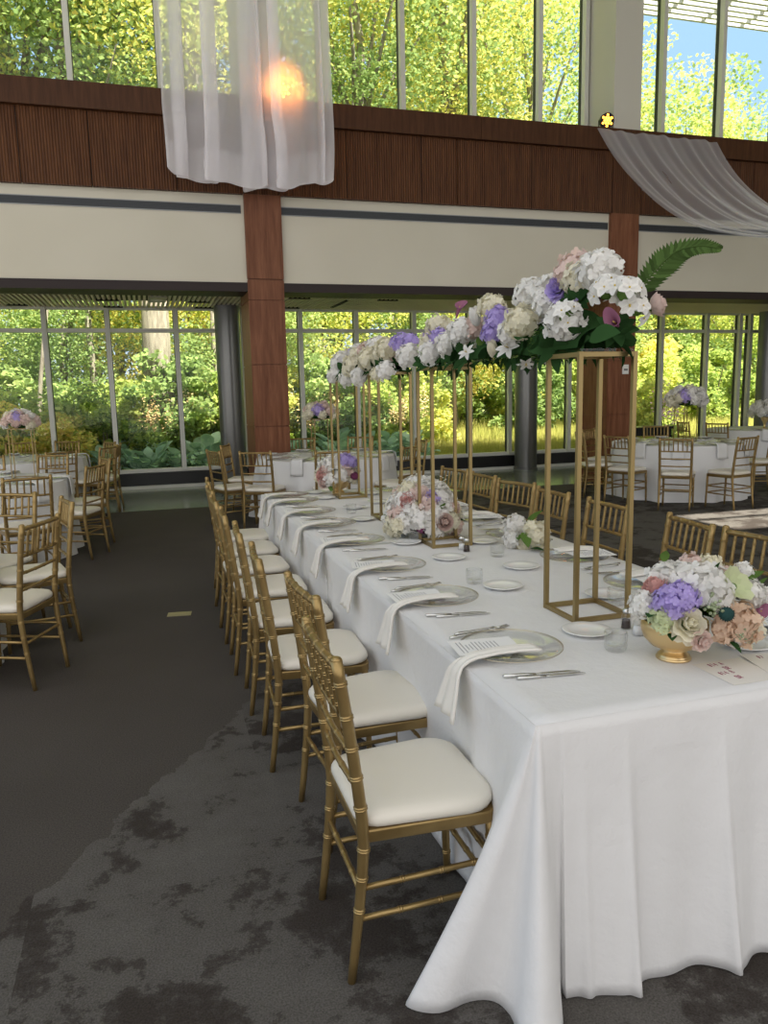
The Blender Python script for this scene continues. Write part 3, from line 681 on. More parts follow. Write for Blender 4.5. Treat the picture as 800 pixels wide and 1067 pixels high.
# ================================================================== LONG TABLE
TZ = 0.76
TX0, TX1, TY0, TYM, TY1 = 0.885, 2.165, 1.645, 4.05, 6.45
def skirt_path(path):
    """path: list of (top xy, bottom xy); resampled with smooth bottoms"""
    return path
def long_cloth(name, label, y0, y1, near):
    m = MB(); rng = random.Random(3 if near else 4)
    # top
    m.grid(lambda u, v: (TX0 + (TX1-TX0)*u, y0 + (y1-y0)*v, TZ + .0012*math.sin(9*u+5*v)*math.sin(7*v+3) - (0.003 if not near else 0)), 16, 40)
    top = []; bot = []
    def side(x, ya, yb, out, n):
        for i in range(n + 1):
            t = i / n; y = ya + (yb - ya) * t
            w = .016*math.sin(y*7.3 + 1.2) + .012*math.sin(y*13.7) + .010*math.sin(y*23.1+.4)
            push = -.07 * math.exp(-((y - 2.66)/.22)**2) if out < 0 else -.06
            top.append((x, y)); bot.append((x + out * (.006 + w * .8 + push), y))
    if near:
        side(TX0, y1, y0 + .33, -1, 46)
        cl = [(.872, 1.98), (.845, 1.90), (.74, 1.81), (.575, 1.735), (.565, 1.70), (.63, 1.665), (.72, 1.675), (.78, 1.655), (.80, 1.60), (.79, 1.52), (.815, 1.475), (.865, 1.485), (.905, 1.53), (.935, 1.60), (.96, 1.64)]
        tl = [(TX0, y0+.27), (TX0, y0+.20), (TX0, y0+.10), (TX0, y0+.03), (TX0, y0+.01)] + [(TX0 + .002*i, y0) for i in range(8)] + [(TX0 + .04, y0), (TX0 + .07, y0)]
        cb = arc([(a, b_, 0) for a, b_ in cl], 4); ct = []
        for i in range(len(cl) - 1):
            for q in range(4):
                t = q / 4; ct.append((tl[i][0] + (tl[i+1][0]-tl[i][0])*t, tl[i][1] + (tl[i+1][1]-tl[i][1])*t))
        ct.append(tl[-1])
        for a, b_ in zip(ct, cb): top.append(a); bot.append((b_.x, b_.y))
        nn = 200
        for i in range(1, nn + 1):
            x = TX0 + .07 + (TX1 - TX0 - .12) * i / nn
            d = .045 + .035*math.exp(-((x-1.13)/.05)**2) + .045*math.exp(-((x-1.46)/.07)**2) + .06*math.exp(-((x-1.66)/.09)**2) + .04*math.exp(-((x-1.95)/.08)**2) + .008*math.sin(x*31) + .030*math.exp(-((x-1.150)/.016)**2) + .022*math.exp(-((x-1.45)/.014)**2) + .020*math.exp(-((x-1.75)/.02)**2) + .012*math.exp(-((x-1.02)/.014)**2)
            top.append((x, y0)); bot.append((x, y0 - d))
        for i in range(1, 9):
            a = PI/2 * i / 9; top.append((TX1, y0)); bot.append((TX1 + .16*math.sin(a), y0 - .16*math.cos(a)))
        side(TX1, y0, y1, 1, 50)
    else:
        side(TX1, y0, y1, 1, 50)
        for i in range(1, 9):
            a = PI/2 * i / 9; top.append((TX1, y1)); bot.append((TX1 + .1*math.cos(a), y1 + .1*math.sin(a)))
        for i in range(0, 31):
            x = TX1 - (TX1 - TX0) * i / 30; top.append((x, y1)); bot.append((x, y1 + .05 + .02*math.sin(x*17)))
        for i in range(1, 9):
            a = PI/2 * i / 9; top.append((TX0, y1)); bot.append((TX0 - .1*math.sin(a), y1 + .1*math.cos(a)))
        side(TX0, y1, y0, -1, 50)
    nv = 22; n = len(top); vs = []
    for j in range(nv + 1):
        t = j / nv
        ez = t ** 1.25
        for (ax, ay), (bx_, by_) in zip(top, bot):
            r = .012 * min(1, t * 12)                                 # small rounded shoulder
            dx, dy = bx_ - ax, by_ - ay; L_ = math.hypot(dx, dy) or 1
            z = (TZ - (0.003 if not near else 0)) * (1 - t) + 0.004 * t
            vs.append((ax + dx*ez + dx/L_*0.3*r, ay + dy*ez + dy/L_*0.3*r, z))
    fs = [(j*n+i, j*n+i+1, (j+1)*n+i+1, (j+1)*n+i) for j in range(nv) for i in range(n-1)]
    m.add(vs, fs)
    o = m.build(name, cloth, None, True); sharp(o, 60); o.data.materials[0] = cloth
    sd = o.modifiers.new('thick', 'SOLIDIFY'); sd.thickness = 0.002; sd.offset = -1
    return tag(o, label, 'tablecloth', 'white cloths on the long table')
long_cloth('tablecloth', 'white satin cloth on the near half of the long table, corner pooling on carpet', TY0, TYM, True)
long_cloth('tablecloth', 'white satin cloth on the far half of the long table, behind the overlapping near cloth', TYM - .03, TY1, False)

# place settings
def charger_mesh():
    m = MB(); m.lathe([(.0001,.004),(.105,.004),(.118,.008),(.150,.016),(.164,.019),(.165,.021),(.150,.0185),(.118,.0105),(.105,.0065),(.0001,.0065)], 48); return m
CHG = thing('charger_plate', 'x', 'plate'); charger_mesh().build('glass_plate', plate_glass, CHG)
m = MB(); m.lathe([(.1645,.0192),(.1660,.0195),(.1660,.0217),(.1645,.0217),(.1645,.0192)], 48, cap=False); m.build('rim', gold_rim, CHG); CHG.hide_render = False
def napkin_mesh(tail=True, seed=0):
    """folded napkin: lies on the plate, its fan tail falling over the table edge (local -x is the edge)"""
    rng = random.Random(seed); m = MB()
    def fn(u, v):
        # u across (0..1), v along from plate centre (0) to tail tip (1)
        path = [(.060, .028), (.00, .031), (-.08, .030), (-.150, .022), (-.184, .010), (-.203, -.018), (-.216, -.075), (-.236, -.150)]
        if not tail: path = [(.075, .028), (.03, .030), (-.03, .030), (-.09, .026), (-.12, .024), (-.13, .022), (-.14, .02), (-.15, .018)]
        s = v * (len(path) - 1); i = min(int(s), len(path) - 2); t = s - i; x = path[i][0]*(1-t)+path[i+1][0]*t; z = path[i][1]*(1-t)+path[i+1][1]*t
        w = .032 - .004 * v + (.052 * max(0, (v - .55) / .45) if tail else 0)
        pl = .006 * math.sin(u * 4 * PI + 0.6) * (.4 + .9 * v)
        nx, nz = (0, 1) if v < .55 else (-1, .1)
        return (x + pl*nx - (.008*abs(u-.5)*2 if v>.6 else 0), (u - .5) * 2 * w + .012 * math.sin(v*2.2+seed) , z + pl*nz)
    m.grid(fn, 18, 28)
    me = m.mesh('napkin', napkin_m); return me
def napkin_obj(me, loc, rz, label, group):
    o = link('napkin', me, None, loc); o.rotation_euler = (0,0,rz); s = o.modifiers.new('thick', 'SOLIDIFY'); s.thickness = .008; s.offset = 1
    return tag(o, label, 'napkin', group)
NAPS = [napkin_mesh(True, s) for s in (0, 1, 2)]
def knife_mesh():
    m = MB(); m.tube([(-.125,0,.006),(-.12,0,.006),(-.06,0,.006),(-.02,0,.005)], [.003,.0065,.0055,.004], 8)
    for s in (0, 1):
        pass
    vs = []; 
    prof = [(-.02,.004),(0,.0085),(.06,.0095),(.09,.009),(.115,.004),(.122,.0005)]
    for x, w in prof: vs += [(x, -.004, .004), (x, -.004 + w*1.6, .0045), (x, -.004 + w*1.6, .0060), (x, -.004, .0064)]
    fs = []
    for i in range(len(prof)-1):
        for j in range(4): fs.append((i*4+j, i*4+(j+1)%4, (i+1)*4+(j+1)%4, (i+1)*4+j))
    fs += [(3,2,1,0), tuple(len(vs)-4+j for j in range(4))]
    m.add(vs, fs); return m.mesh('knife', silver)
def fork_mesh():
    m = MB(); m.tube([(-.11,0,.004),(-.09,0,.005),(-.04,0,.006),(.03,0,.008),(.045,0,.007)], [.004,.006,.004,.003,.006], 8)
    m.add([(.04,-.006,.0055),(.04,.006,.0055),(.06,.012,.004),(.06,-.012,.004),(.04,-.006,.0075),(.04,.006,.0075),(.06,.012,.006),(.06,-.012,.006)], [(0,1,2,3),(7,6,5,4),(0,4,5,1),(1,5,6,2),(2,6,7,3),(3,7,4,0)])
    for q in range(4):
        y = -.0102 + q*.0068; m.tube([(.058,y,.005),(.08,y,.004),(.105,y,.008)], [.0022,.0020,.0010], 5)
    return m.mesh('fork', silver)
KM, FM = knife_mesh(), fork_mesh()
def bread_mesh():
    m = MB(); m.lathe([(.0001,.004),(.045,.004),(.05,.0),(.054,.0),(.058,.005),(.083,.013),(.085,.0145),(.083,.016),(.058,.009),(.050,.0065),(.0001,.006)], 40); return m.mesh('bread_plate', china)
BP = bread_mesh()
def card_obj(loc, rz, label, group):
    t = thing('menu_card', label, 'card', loc, rz, group)
    MB().box(-.105, .105, -.072, .072, 0, .0008).build('sheet', paper, t, False)
    m = MB(); rng = random.Random(2)
    for q in range(11):
        x = -.085 + q * .0125; w = rng.uniform(.022, .052)
        m.box(x, x + .0028, -w, w, .0008, .0011)
    m.build('printed_text', ink, t, False); return t
used_c = [False]
card0 = [None]
def setting(cx_, cy_, side, k, nm):
    """side +1: diner on the left edge; -1: diner on the right edge"""
    rz = 0 if side > 0 else PI; S = lambda x, y: (cx_ + side*x, cy_ + side*y, TZ + .0015)
    where = '%s %s place of the long table' % (nm, 'left' if side > 0 else 'right')
    if not used_c[0]: c = CHG; c.location = S(0,0); c.rotation_euler = (0,0,rz); tag(c, 'gold-rimmed glass charger at the ' + where, 'plate', 'glass chargers on the long table'); used_c[0] = True
    else: dup(CHG, S(0,0), rz, 'gold-rimmed glass charger at the ' + where, 'glass chargers on the long table')
    o = napkin_obj(NAPS[k % 3], S(-.01, -.080), rz, 'ivory napkin hanging at the ' + where, 'napkins on the long table')
    p = S(-.085, .012); p = (p[0], p[1], TZ + .0245)
    if card0[0] is None: card0[0] = card_obj(p, rz + R_(-6), 'white printed menu card at the ' + where, 'menu cards on the long table')
    else: dup(card0[0], p, rz + R_(-6 + 5*math.sin(k*2.1)), 'white printed menu card at the ' + where, 'menu cards on the long table')
    for q in range(2):
        o = link('knife', KM, None, S(-.01 + .02*q, -.225 - .022*q)); o.rotation_euler = (0,0,rz + R_(-9 + 2*q)); s = .95 if q == 0 else .85; o.scale = (s,s,s)
        tag(o, ('inner' if q == 0 else 'outer') + ' silver knife at the ' + where, 'knife', 'knives on the long table')
        o = link('fork', FM, None, S(-.03 + .03*q, .195 + .026*q)); o.rotation_euler = (0,0,rz + R_(8 - 2*q))
        tag(o, ('inner' if q == 0 else 'outer') + ' silver fork at the ' + where, 'fork', 'forks on the long table')
    bx, by = .325, .075
    if any(abs(cy_ + side*by - q) < .20 for q in (2.465, 3.90, 4.86, 5.98, 6.24)): bx = .24; by = .11 if side > 0 else .09
    if side > 0 and k == 3: bx, by = .255, -.14
    if side < 0 and k == 1: bx, by = .165, .17
    o = link('bread_plate', BP, None, S(bx, by)); tag(o, 'white bread plate at the ' + where, 'plate', 'bread plates on the long table')
NM = ['nearest', 'second nearest', 'third nearest', 'fourth nearest', 'fourth farthest', 'third farthest', 'second farthest', 'farthest']
for k, y in enumerate([2.17, 2.83, 3.44, 4.11, 4.72, 5.27, 5.83, 6.20]):
    setting(1.075, y - (.0 if k < 7 else -.0), 1, k, NM[k])
for k, y in enumerate([2.12, 2.72, 3.28, 3.92, 4.52, 5.08, 5.62, 6.14]): setting(1.965, y, -1, k + 1, NM[k])

# ---- gold frame stands
def stand(y, label, i):
    t = thing('flower_stand', label, 'stand', (1.53, y, TZ), 0, 'gold frame stands on the long table'); a = .107; h = .955; w = .016
    for sx in (-1, 1):
        for sy in (-1, 1): MB().box(sx*a-w/2, sx*a+w/2, sy*a-w/2, sy*a+w/2, 0, h).build('post', gold_metal, t, False)
    for z0, nm in ((.002, 'bottom_bar'), (h-w-.001, 'top_bar')):
        for s in (-1, 1):
            MB().box(-a+w/2, a-w/2, s*a-w/2+.001, s*a+w/2-.001, z0, z0+w).build(nm, gold_metal, t, False)
            MB().box(s*a-w/2+.001, s*a+w/2-.001, -a+w/2, a-w/2, z0, z0+w).build(nm, gold_metal, t, False)
    return t
ST = [(2.465, 'tall gold wire-frame stand nearest the camera under the garland end'), (3.90, 'second tall gold stand, rising beside the round floral centrepiece'), (4.86, 'third tall gold stand behind the centrepiece, at the start of the far garland'), (5.98, 'farthest tall gold stand, in front of the far centrepiece')]
for i, (y, l) in enumerate(ST): stand(y, l, i)
SZ = TZ + .955
for y0, y1, lab in ((2.36, 4.01, 'clear acrylic shelf bridging the two near gold stands'), (4.74, 6.08, 'clear acrylic shelf bridging the two far gold stands')):
    o = MB().box(-.105, .105, y0, y1, 0, .010).build('acrylic_shelf', acrylic, None, False, (1.53, 0, SZ + .001)); tag(o, lab, 'shelf', 'acrylic shelves under the garlands')

# ================================================================== FLOWERS
FM_CACHE = {}
def petal(mb, base, d, up, length, width, cup=0.3, nseg=3, tip=0.5):
    d = Vector(d).normalized(); up = Vector(up); s = d.cross(up)
    if s.length < 1e-4: s = d.orthogonal()
    s.normalize(); n = s.cross(d).normalized(); vs = []; fs = []
    for i in range(nseg + 1):
        t = i / nseg; w = width * (math.sin(PI * (0.12 + 0.80 * t)) ** .7) * .5 * (1 if t < 1 else tip + .3)
        c = Vector(base) + d*length*t + n*(cup*length*t*t)
        vs += [c - s*w + n*w*.35, c - n*w*.06, c + s*w + n*w*.35]
    for i in range(nseg):
        for j in range(2): fs.append((i*3+j, i*3+j+1, i*3+j+4, i*3+j+3))
    mb.add(vs, fs)
def flower(kind, col, var=0):
    key = (kind, col, var)
    if key in FM_CACHE: return FM_CACHE[key]
    rng = random.Random(hash(kind) % 1000 * 0 + sum(map(ord, kind + col)) + var * 17); m = MB(); mats = [PET[col], PET['greycore'], PET['midgreen'], PET['gold']]
    if kind == 'hydrangea':                                            # unit radius 1 dome, axis +z
        m.ball((0,0,-.05), .80, 12, 8, .85)
        nfl = 58
        for k in range(nfl):
            z = 1 - 1.45 * (k + .5) / nfl; a = k * 2.39996 + rng.uniform(-.2,.2); r = math.sqrt(max(0, 1 - z*z)); nrm = Vector((r*math.cos(a), r*math.sin(a), z))
            rad = rng.uniform(.78, 1.06); c = nrm * rad; c.z *= .88
            nrm = (nrm + Vector((rng.gauss(0,.32), rng.gauss(0,.32), rng.gauss(0,.32)))).normalized(); u = nrm.orthogonal().normalized(); w = nrm.cross(u); th = rng.uniform(0, PI/2); sz = rng.uniform(.25, .34)
            vs = [c]; fs = []
            for q in range(4):
                a1 = th + q*PI/2; d1 = u*math.cos(a1) + w*math.sin(a1); s1 = u*-math.sin(a1) + w*math.cos(a1)
                tz = rng.uniform(.0,.09); vs += [c + d1*sz*.50 + s1*sz*.46 + nrm*.05, c + d1*sz*.95 + s1*sz*.26 + nrm*tz, c + d1*sz*.95 - s1*sz*.26 + nrm*tz, c + d1*sz*.50 - s1*sz*.46 + nrm*.05]
                o = 1 + q*4; fs.append((0, o+3, o+2, o+1, o))
            m.add(vs, fs)
    elif kind in ('rose', 'peony'):
        n_l = 6 if kind == 'rose' else 7
        for L_ in range(n_l):
            f = L_ / (n_l - 1); cnt = 3 + L_ if kind == 'rose' else 5 + L_
            open_ = R_(6 + (72 if kind == 'rose' else 62) * f ** 1.2)
            for k in range(cnt):
                a = 2*PI*k/cnt + L_*1.1; d = Vector((math.cos(a)*math.sin(open_), math.sin(a)*math.sin(open_), math.cos(open_)))
                base = Vector((math.cos(a), math.sin(a), 0)) * (.08 + .20*f) + Vector((0, 0, -.35 - .15*f))
                petal(m, base, d, Vector((-math.cos(a), -math.sin(a), .25)), 1.05 - .12*f + rng.uniform(-.05,.05), (.55 + .55*f)*(1 if kind == 'rose' else 1.15), (.32 - .55*f*f) if kind == 'rose' else .42, 4, .8)
        m.mi = 0; m.ball((0,0,.0), .22, 8, 6, 1.6); m.mi = 2; m.ball((0,0,-.42), .40, 8, 5, .6)
    elif kind == 'tulip':
        for L_ in range(2):
            for k in range(4):
                a = 2*PI*k/4 + L_*.8; d = Vector((math.cos(a)*.28, math.sin(a)*.28, 1)); petal(m, Vector((math.cos(a)*.35, math.sin(a)*.35, -.7)), d, Vector((-math.cos(a), -math.sin(a), .1)), 1.6 - .1*L_, .95, .22, 5, .3)
        m.ball((0,0,-.2), .5, 8, 6, 1.5)
    elif kind == 'lily':
        for k in range(6):
            a = 2*PI*k/6 + rng.uniform(-.1,.1); d = Vector((math.cos(a), math.sin(a), .55 - .12*(k % 2))); petal(m, (0,0,-.2), d, (0,0,1), 1.15, .52, -.25, 5, .1)
        m.mi = 3
        for k in range(5): a = k*1.26; m.tube([(0,0,-.1), (math.cos(a)*.14, math.sin(a)*.14, .35)], [.025,.03], 4)
    elif kind == 'blossom':                                             # cluster of broad four-petalled blooms
        for c, nrm in [(Vector((0,0,.55)), Vector((0,0,1))), (Vector((.55,.1,.25)), Vector((.7,.1,.7))), (Vector((-.5,.25,.25)), Vector((-.7,.3,.7))), (Vector((.05,-.6,.2)), Vector((.05,-.8,.6))), (Vector((.1,.6,.15)), Vector((.1,.8,.6)))]:
            nrm = nrm.normalized(); u = nrm.orthogonal().normalized(); w = nrm.cross(u)
            for q in range(5):
                a1 = q*2*PI/5 + rng.uniform(-.15,.15); d1 = u*math.cos(a1) + w*math.sin(a1) + nrm*.25; m.mi = 0; petal(m, c, d1, nrm, .50, .42, -.2, 3, .6)
            m.mi = 3; m.ball(c + nrm*.06, .05, 6, 4)
        m.mi = 2; m.ball((0,0,.0), .4, 8, 5, .8)
    elif kind == 'poppy':
        for k in range(5):
            a = 2*PI*k/5; d = Vector((math.cos(a), math.sin(a), .45)); petal(m, (0,0,-.25), d, (0,0,1), 1.1, 1.15, .12, 4, .9)
        m.mi = 2; m.ball((0,0,-.05), .20, 8, 6, 1)
    elif kind == 'calla':                                               # trumpet along +z with a flared lip
        prof = [(.06,-1.6),(.10,-1.0),(.18,-.4),(.30,.1),(.45,.4),(.62,.55),(.70,.56)]
        nn = 20; vs = []
        for i, (r, z) in enumerate(prof):
            for j in range(nn):
                a = 2*PI*j/nn; k = 1 + (.45 * (i/6)**2) * math.cos(a); vs.append((r*math.cos(a)*k, r*math.sin(a)*(1-.1*i/6), z + (.5*(i/6)**2)*math.cos(a)))
        m.add(vs, [(i*nn+j, i*nn+(j+1)%nn, (i+1)*nn+(j+1)%nn, (i+1)*nn+j) for i in range(len(prof)-1) for j in range(nn)])
        m.mi = 3; m.tube([(0,0,-.4),(0,0,.35)], [.06,.045], 6)
    elif kind == 'thistle':
        m.ball((0,0,0), .82, 14, 10, 1.0)
        for k in range(120):
            z = 1 - 2*(k+.5)/120; a = k*2.39996; r = math.sqrt(1-z*z); n_ = Vector((r*math.cos(a), r*math.sin(a), z)); u = n_.orthogonal().normalized()*.06; w = n_.cross(u)
            m.add([n_*.78+u, n_*.78-u*.5+w, n_*.78-u*.5-w, n_*1.0], [(0,1,3),(1,2,3),(2,0,3)])
    elif kind == 'berries':
        for k in range(26):
            p = Vector((rng.gauss(0,.5), rng.gauss(0,.5), rng.gauss(.2,.35))); m.ball(p, .14, 6, 5); m.mi = 2; m.tube([p, p*.2 + Vector((0,0,-.6))], .02, 4, False); m.mi = 0
    elif kind == 'sprig':                                               # upright stem of small white buds
        m.mi = 2; m.tube([(0,0,-1),(.05,0,.3),(0,.05,1.1)], [.05,.04,.02], 5); m.mi = 0
        for k in range(11):
            p = Vector((rng.gauss(0,.16), rng.gauss(0,.16), -.1 + k*.12))
            for q in range(4):
                a = q*PI/2+k; petal(m, p, (math.cos(a), math.sin(a), .5), (0,0,1), .22 - .008*k, .20, .1, 2)
    elif kind == 'leaf':
        leaf_patch(m, (0,0,0), (0,0,1), 1.0, .62, .25, Vector((0,1,0)), 6)
    elif kind == 'leaves':
        for k in range(9):
            a = k*2.4; d = Vector((math.cos(a), math.sin(a), rng.uniform(.0,.75))); leaf_patch(m, d*.15, d, rng.uniform(.7, 1.05), rng.uniform(.38, .5), .3, Vector((0,0,1)), 5)
    elif kind == 'trailing':
        for k in range(22):
            t = k/21; p = Vector((.25*math.sin(t*3), .1*math.cos(t*5), -1.5*t)); 
            for s in (-1,1): leaf_patch(m, p, Vector((s*.8, rng.uniform(-.6,.6), -.4)), .26, .2, .1, Vector((0,0,1)), 2)
    me = m.mesh(kind, mats); FM_CACHE[key] = me; return me
def put(root, kind, col, p, d, r, var=0, roll=0.0, name=None):
    """flower part of radius r at world p, facing d"""
    o = link(name or kind, flower(kind, col, var), root, Vector(p) - root.location)
    q = Vector(d).normalized().to_track_quat('Z', 'Y') @ Quaternion((0,0,1), roll)
    o.rotation_euler = q.to_euler(); o.scale = (r, r, r); return o
def px_put(root, kind, col, px, py, xp, rpx, d, var=0, roll=0.0, name=None):
    p = on_x(px, py, xp); return put(root, kind, col, p, d, rpx * depth(p) / FPX, var, roll, name)

# ---- garlands lying on the shelves
def garland(label, y0, y1, keys, fill, seed):
    root = thing('floral_garland', label, 'flower garland', (1.53, (y0+y1)/2, SZ + .011), 0, 'garlands on the gold stands')
    rng = random.Random(seed)
    m = MB(); n = 14
    m.grid(lambda u, v: (.10*math.cos(PI*u), (y0 - (y0+y1)/2) + .05 + (y1 - y0 - .1)*v, .004 + (.055 + .85*hgt(y0 + .05 + (y1 - y0 - .1)*v))*math.sin(PI*u)*(1 if .03 < v < .97 else .5)), 10, n)
    m.build('moss_base', PET['green'], root)
    for k in keys: px_put(root, *k)
    L_ = y1 - y0
    for k in range(int(L_ * 17)):                                       # greenery low along both flanks
        y = y0 + L_ * (k + .5) / int(L_ * 17); s = -1 if k % 2 else 1
        put(root, 'leaves', 'green', (1.53 + s*rng.uniform(.05,.085), y, SZ + .030), (s*1.0, rng.uniform(-.5,.5), rng.uniform(.1,.6)), rng.uniform(.075,.105), k % 2, rng.uniform(0,6), 'leaf_cluster')
    for k in range(fill):
        y = y0 + .06 + (L_ - .1) * ((k + rng.random()) / fill); s = rng.choice([-.35, .3, .55, .75, .95]); c = rng.choice(['white','white','cream','cream','white','lavender','blush'])
        zz = .085 + (.07 if abs(s) < .6 else .0); put(root, 'hydrangea', c, (1.53 + .105*s, y, SZ + zz + hgt(y)), (s*.9, rng.uniform(-.3,.3), .6), rng.uniform(.055,.072), k % 3, rng.uniform(0,6))
    return root
def hgt(y):                                                             # the near garland swells towards its end
    return .10 * max(0, min(1, (3.4 - y) / .8)) if y < 4.2 else 0.0
DL = (-.75, -.45, .5); DU = (-.35, -.35, .9); DF = (-.3, -.9, .35)
G1 = [('hydrangea','white',622,283,1.50,23,DU,0,0.3), ('hydrangea','blush',597,282,1.50,19,DL,1,0), ('blossom','white',652,306,1.47,24,DF,0,0), ('blossom','white',632,304,1.44,22,(-.7,-.7,.3),1,1.0),
      ('blossom','white',662,322,1.50,20,(.1,-.95,.2),2,.4), ('peony','blush',684,318,1.58,13,(.75,-.5,.25),0,0), ('calla','mauve',640,336,1.44,13,(-.75,-.55,.25),0,2.0),
      ('rose','lavender',580,299,1.46,13,DL,0,0), ('hydrangea','white',588,335,1.42,21,DL,2,1), ('blossom','white',590,330,1.40,20,DL,1,.5), ('hydrangea','white',556,308,1.50,20,DU,1,2), ('hydrangea','cream',544,336,1.42,19,DL,0,.6), ('hydrangea','white',570,316,1.46,15,DL,0,1.6),
      ('hydrangea','lavender',520,333,1.44,14,DL,1,0), ('hydrangea','lavender',513,347,1.42,12,DL,0,0), ('hydrangea','white',532,346,1.41,14,DL,2,0), ('lily','white',529,362,1.40,13,DL,0,0), ('hydrangea','cream',512,321,1.50,15,DU,2,0),
      ('tulip','white',495,330,1.44,11,(-.3,-.2,.95),0,0), ('tulip','cream',513,364,1.40,10,(-.3,-.3,.9),1,0), ('hydrangea','white',480,345,1.43,14,DL,1,0), ('hydrangea','cream',457,341,1.50,14,DU,0,0), ('hydrangea','lavender',458,350,1.43,9,DL,2,0),
      ('hydrangea','white',466,358,1.42,13,DL,1,0), ('hydrangea','white',449,368,1.42,13,DL,2,0), ('hydrangea','cream',447,356,1.46,11,DL,1,0), ('lily','white',486,367,1.40,9,DL,0,0), ('calla','mauve',478,322,1.50,9,(.2,-.3,.9),0,0),
      ('leaf','midgreen',500,360,1.41,14,(-.3,-.7,.7),0,0), ('leaf','green',545,352,1.39,24,(-.6,-.7,-.1),0,0), ('leaf','green',600,348,1.38,34,(-.3,-.9,.15),0,0), ('leaf','green',615,352,1.36,36,(.35,-.9,.1),0,1), ('leaf','green',560,360,1.38,26,(-.5,-.7,.1),0,1),
      ('leaves','green',600,315,1.46,24,DL,1,0), ('leaves','green',640,345,1.46,24,DF,1,0), ('trailing','midgreen',560,342,1.40,22,(0,0,1),0,0), ('leaf','green',646,350,1.45,26,(.3,-.8,.3),0,0), ('lily','white',575,377,1.46,9,(-.3,-.5,-.8),0,0), ('lily','white',548,379,1.44,9,(-.3,-.5,-.8),0,0)]
g1 = garland('near flower garland of white, cream and lilac blooms with a fern at its end', 2.34, 4.06, G1, 20, 31)
# fern frond
m = MB(); a = on_x(664, 306, 1.56); b_ = on_x(705, 262, 1.66); c_ = on_x(750, 259, 1.74)
pts = arc([a, a.lerp(b_, .5) + Vector((0,0,.012)), b_, b_.lerp(c_, .55) + Vector((0,0,.012)), c_], 8); pts = [p - g1.location for p in pts]
m.tube(pts, [.003] * (len(pts)-1) + [.001], 5)
for i in range(2, len(pts) - 1):
    d = (pts[i+1] - pts[i-1]).normalized(); s_ = d.cross(Vector((-.55,-.55,.65))).normalized(); L_ = .086 * min(1, .45 + 2.2*i/len(pts)) * (1 - i/len(pts)) ** .75 + .007
    for k in (0,):
        p = pts[i].lerp(pts[i+1], k)
        for s in (-1, 1): leaf_patch(m, p, s_*s*.9 + d*.45, L_, .017, .15, d.cross(s_), 3)
m.build('fern_frond', PET['fern'], g1)
G2 = [('hydrangea','lavender',418,357,1.50,11,DU,0,0), ('hydrangea','lavender',428,356,1.52,9,DU,1,0), ('hydrangea','white',426,371,1.43,13,DL,1,0), ('hydrangea','cream',403,364,1.46,13,DU,2,0), ('hydrangea','white',392,362,1.52,12,DU,0,0), ('hydrangea','cream',385,374,1.43,13,DL,0,0),
      ('hydrangea','cream',368,381,1.43,12,DL,1,0), ('hydrangea','white',356,378,1.48,12,DU,2,0), ('hydrangea','white',350,390,1.43,10,DL,0,0), ('hydrangea','white',375,392,1.41,10,DL,2,0), ('hydrangea','white',402,386,1.41,10,DL,1,0), ('hydrangea','cream',393,390,1.41,8,DL,0,0), ('leaf','green',425,388,1.39,18,(-.5,-.8,.1),0,0), ('hydrangea','white',362,394,1.41,9,DL,1,0), ('hydrangea','cream',374,372,1.48,11,DU,1,0)]
g2 = garland('far flower garland of white and cream blooms with a lilac cluster', 4.70, 6.16, G2, 16, 47)

# ---- near centrepiece: gold footed bowl
def bowl(loc, label, s=1.0):
    t = thing('flower_bowl', label, 'bowl', loc, 0, 'gold footed bowls of flowers')
    m = MB(); m.lathe([(.0001,0),(.052,0),(.053,.004),(.050,.008),(.048,.010),(.048,.013),(.043,.016),(.040,.021),(.034,.026),(.033,.030),(.045,.034),(.070,.045),(.090,.066),(.099,.090),(.100,.108),(.097,.124),(.094,.124),(.096,.106),(.088,.07),(.06,.046),(.0001,.04)], 48)
    o = m.build('bowl', gold_bowl, t); o.scale = (s,s,s); o.name = 'vessel'; return t
b1p = on_z(708, 689, TZ); b1p.z = TZ + .0015; b1p += Vector((.0, .03, 0))
b1 = bowl(b1p, 'gold footed bowl of mixed flowers on the near right end of the long table', 1.0)
D1 = depth(b1p + Vector((0,0,.15)))
def b1_put(kind, col, px, py, rpx, dd, d=None, var=0, roll=0, name=None):
    p = on_d(px, py, D1 + dd)
    if d is None: d = (p - (b1p + Vector((0,0,.10)))).normalized()
    return put(b1, kind, col, p, d, rpx * D1 / FPX, var, roll, name)
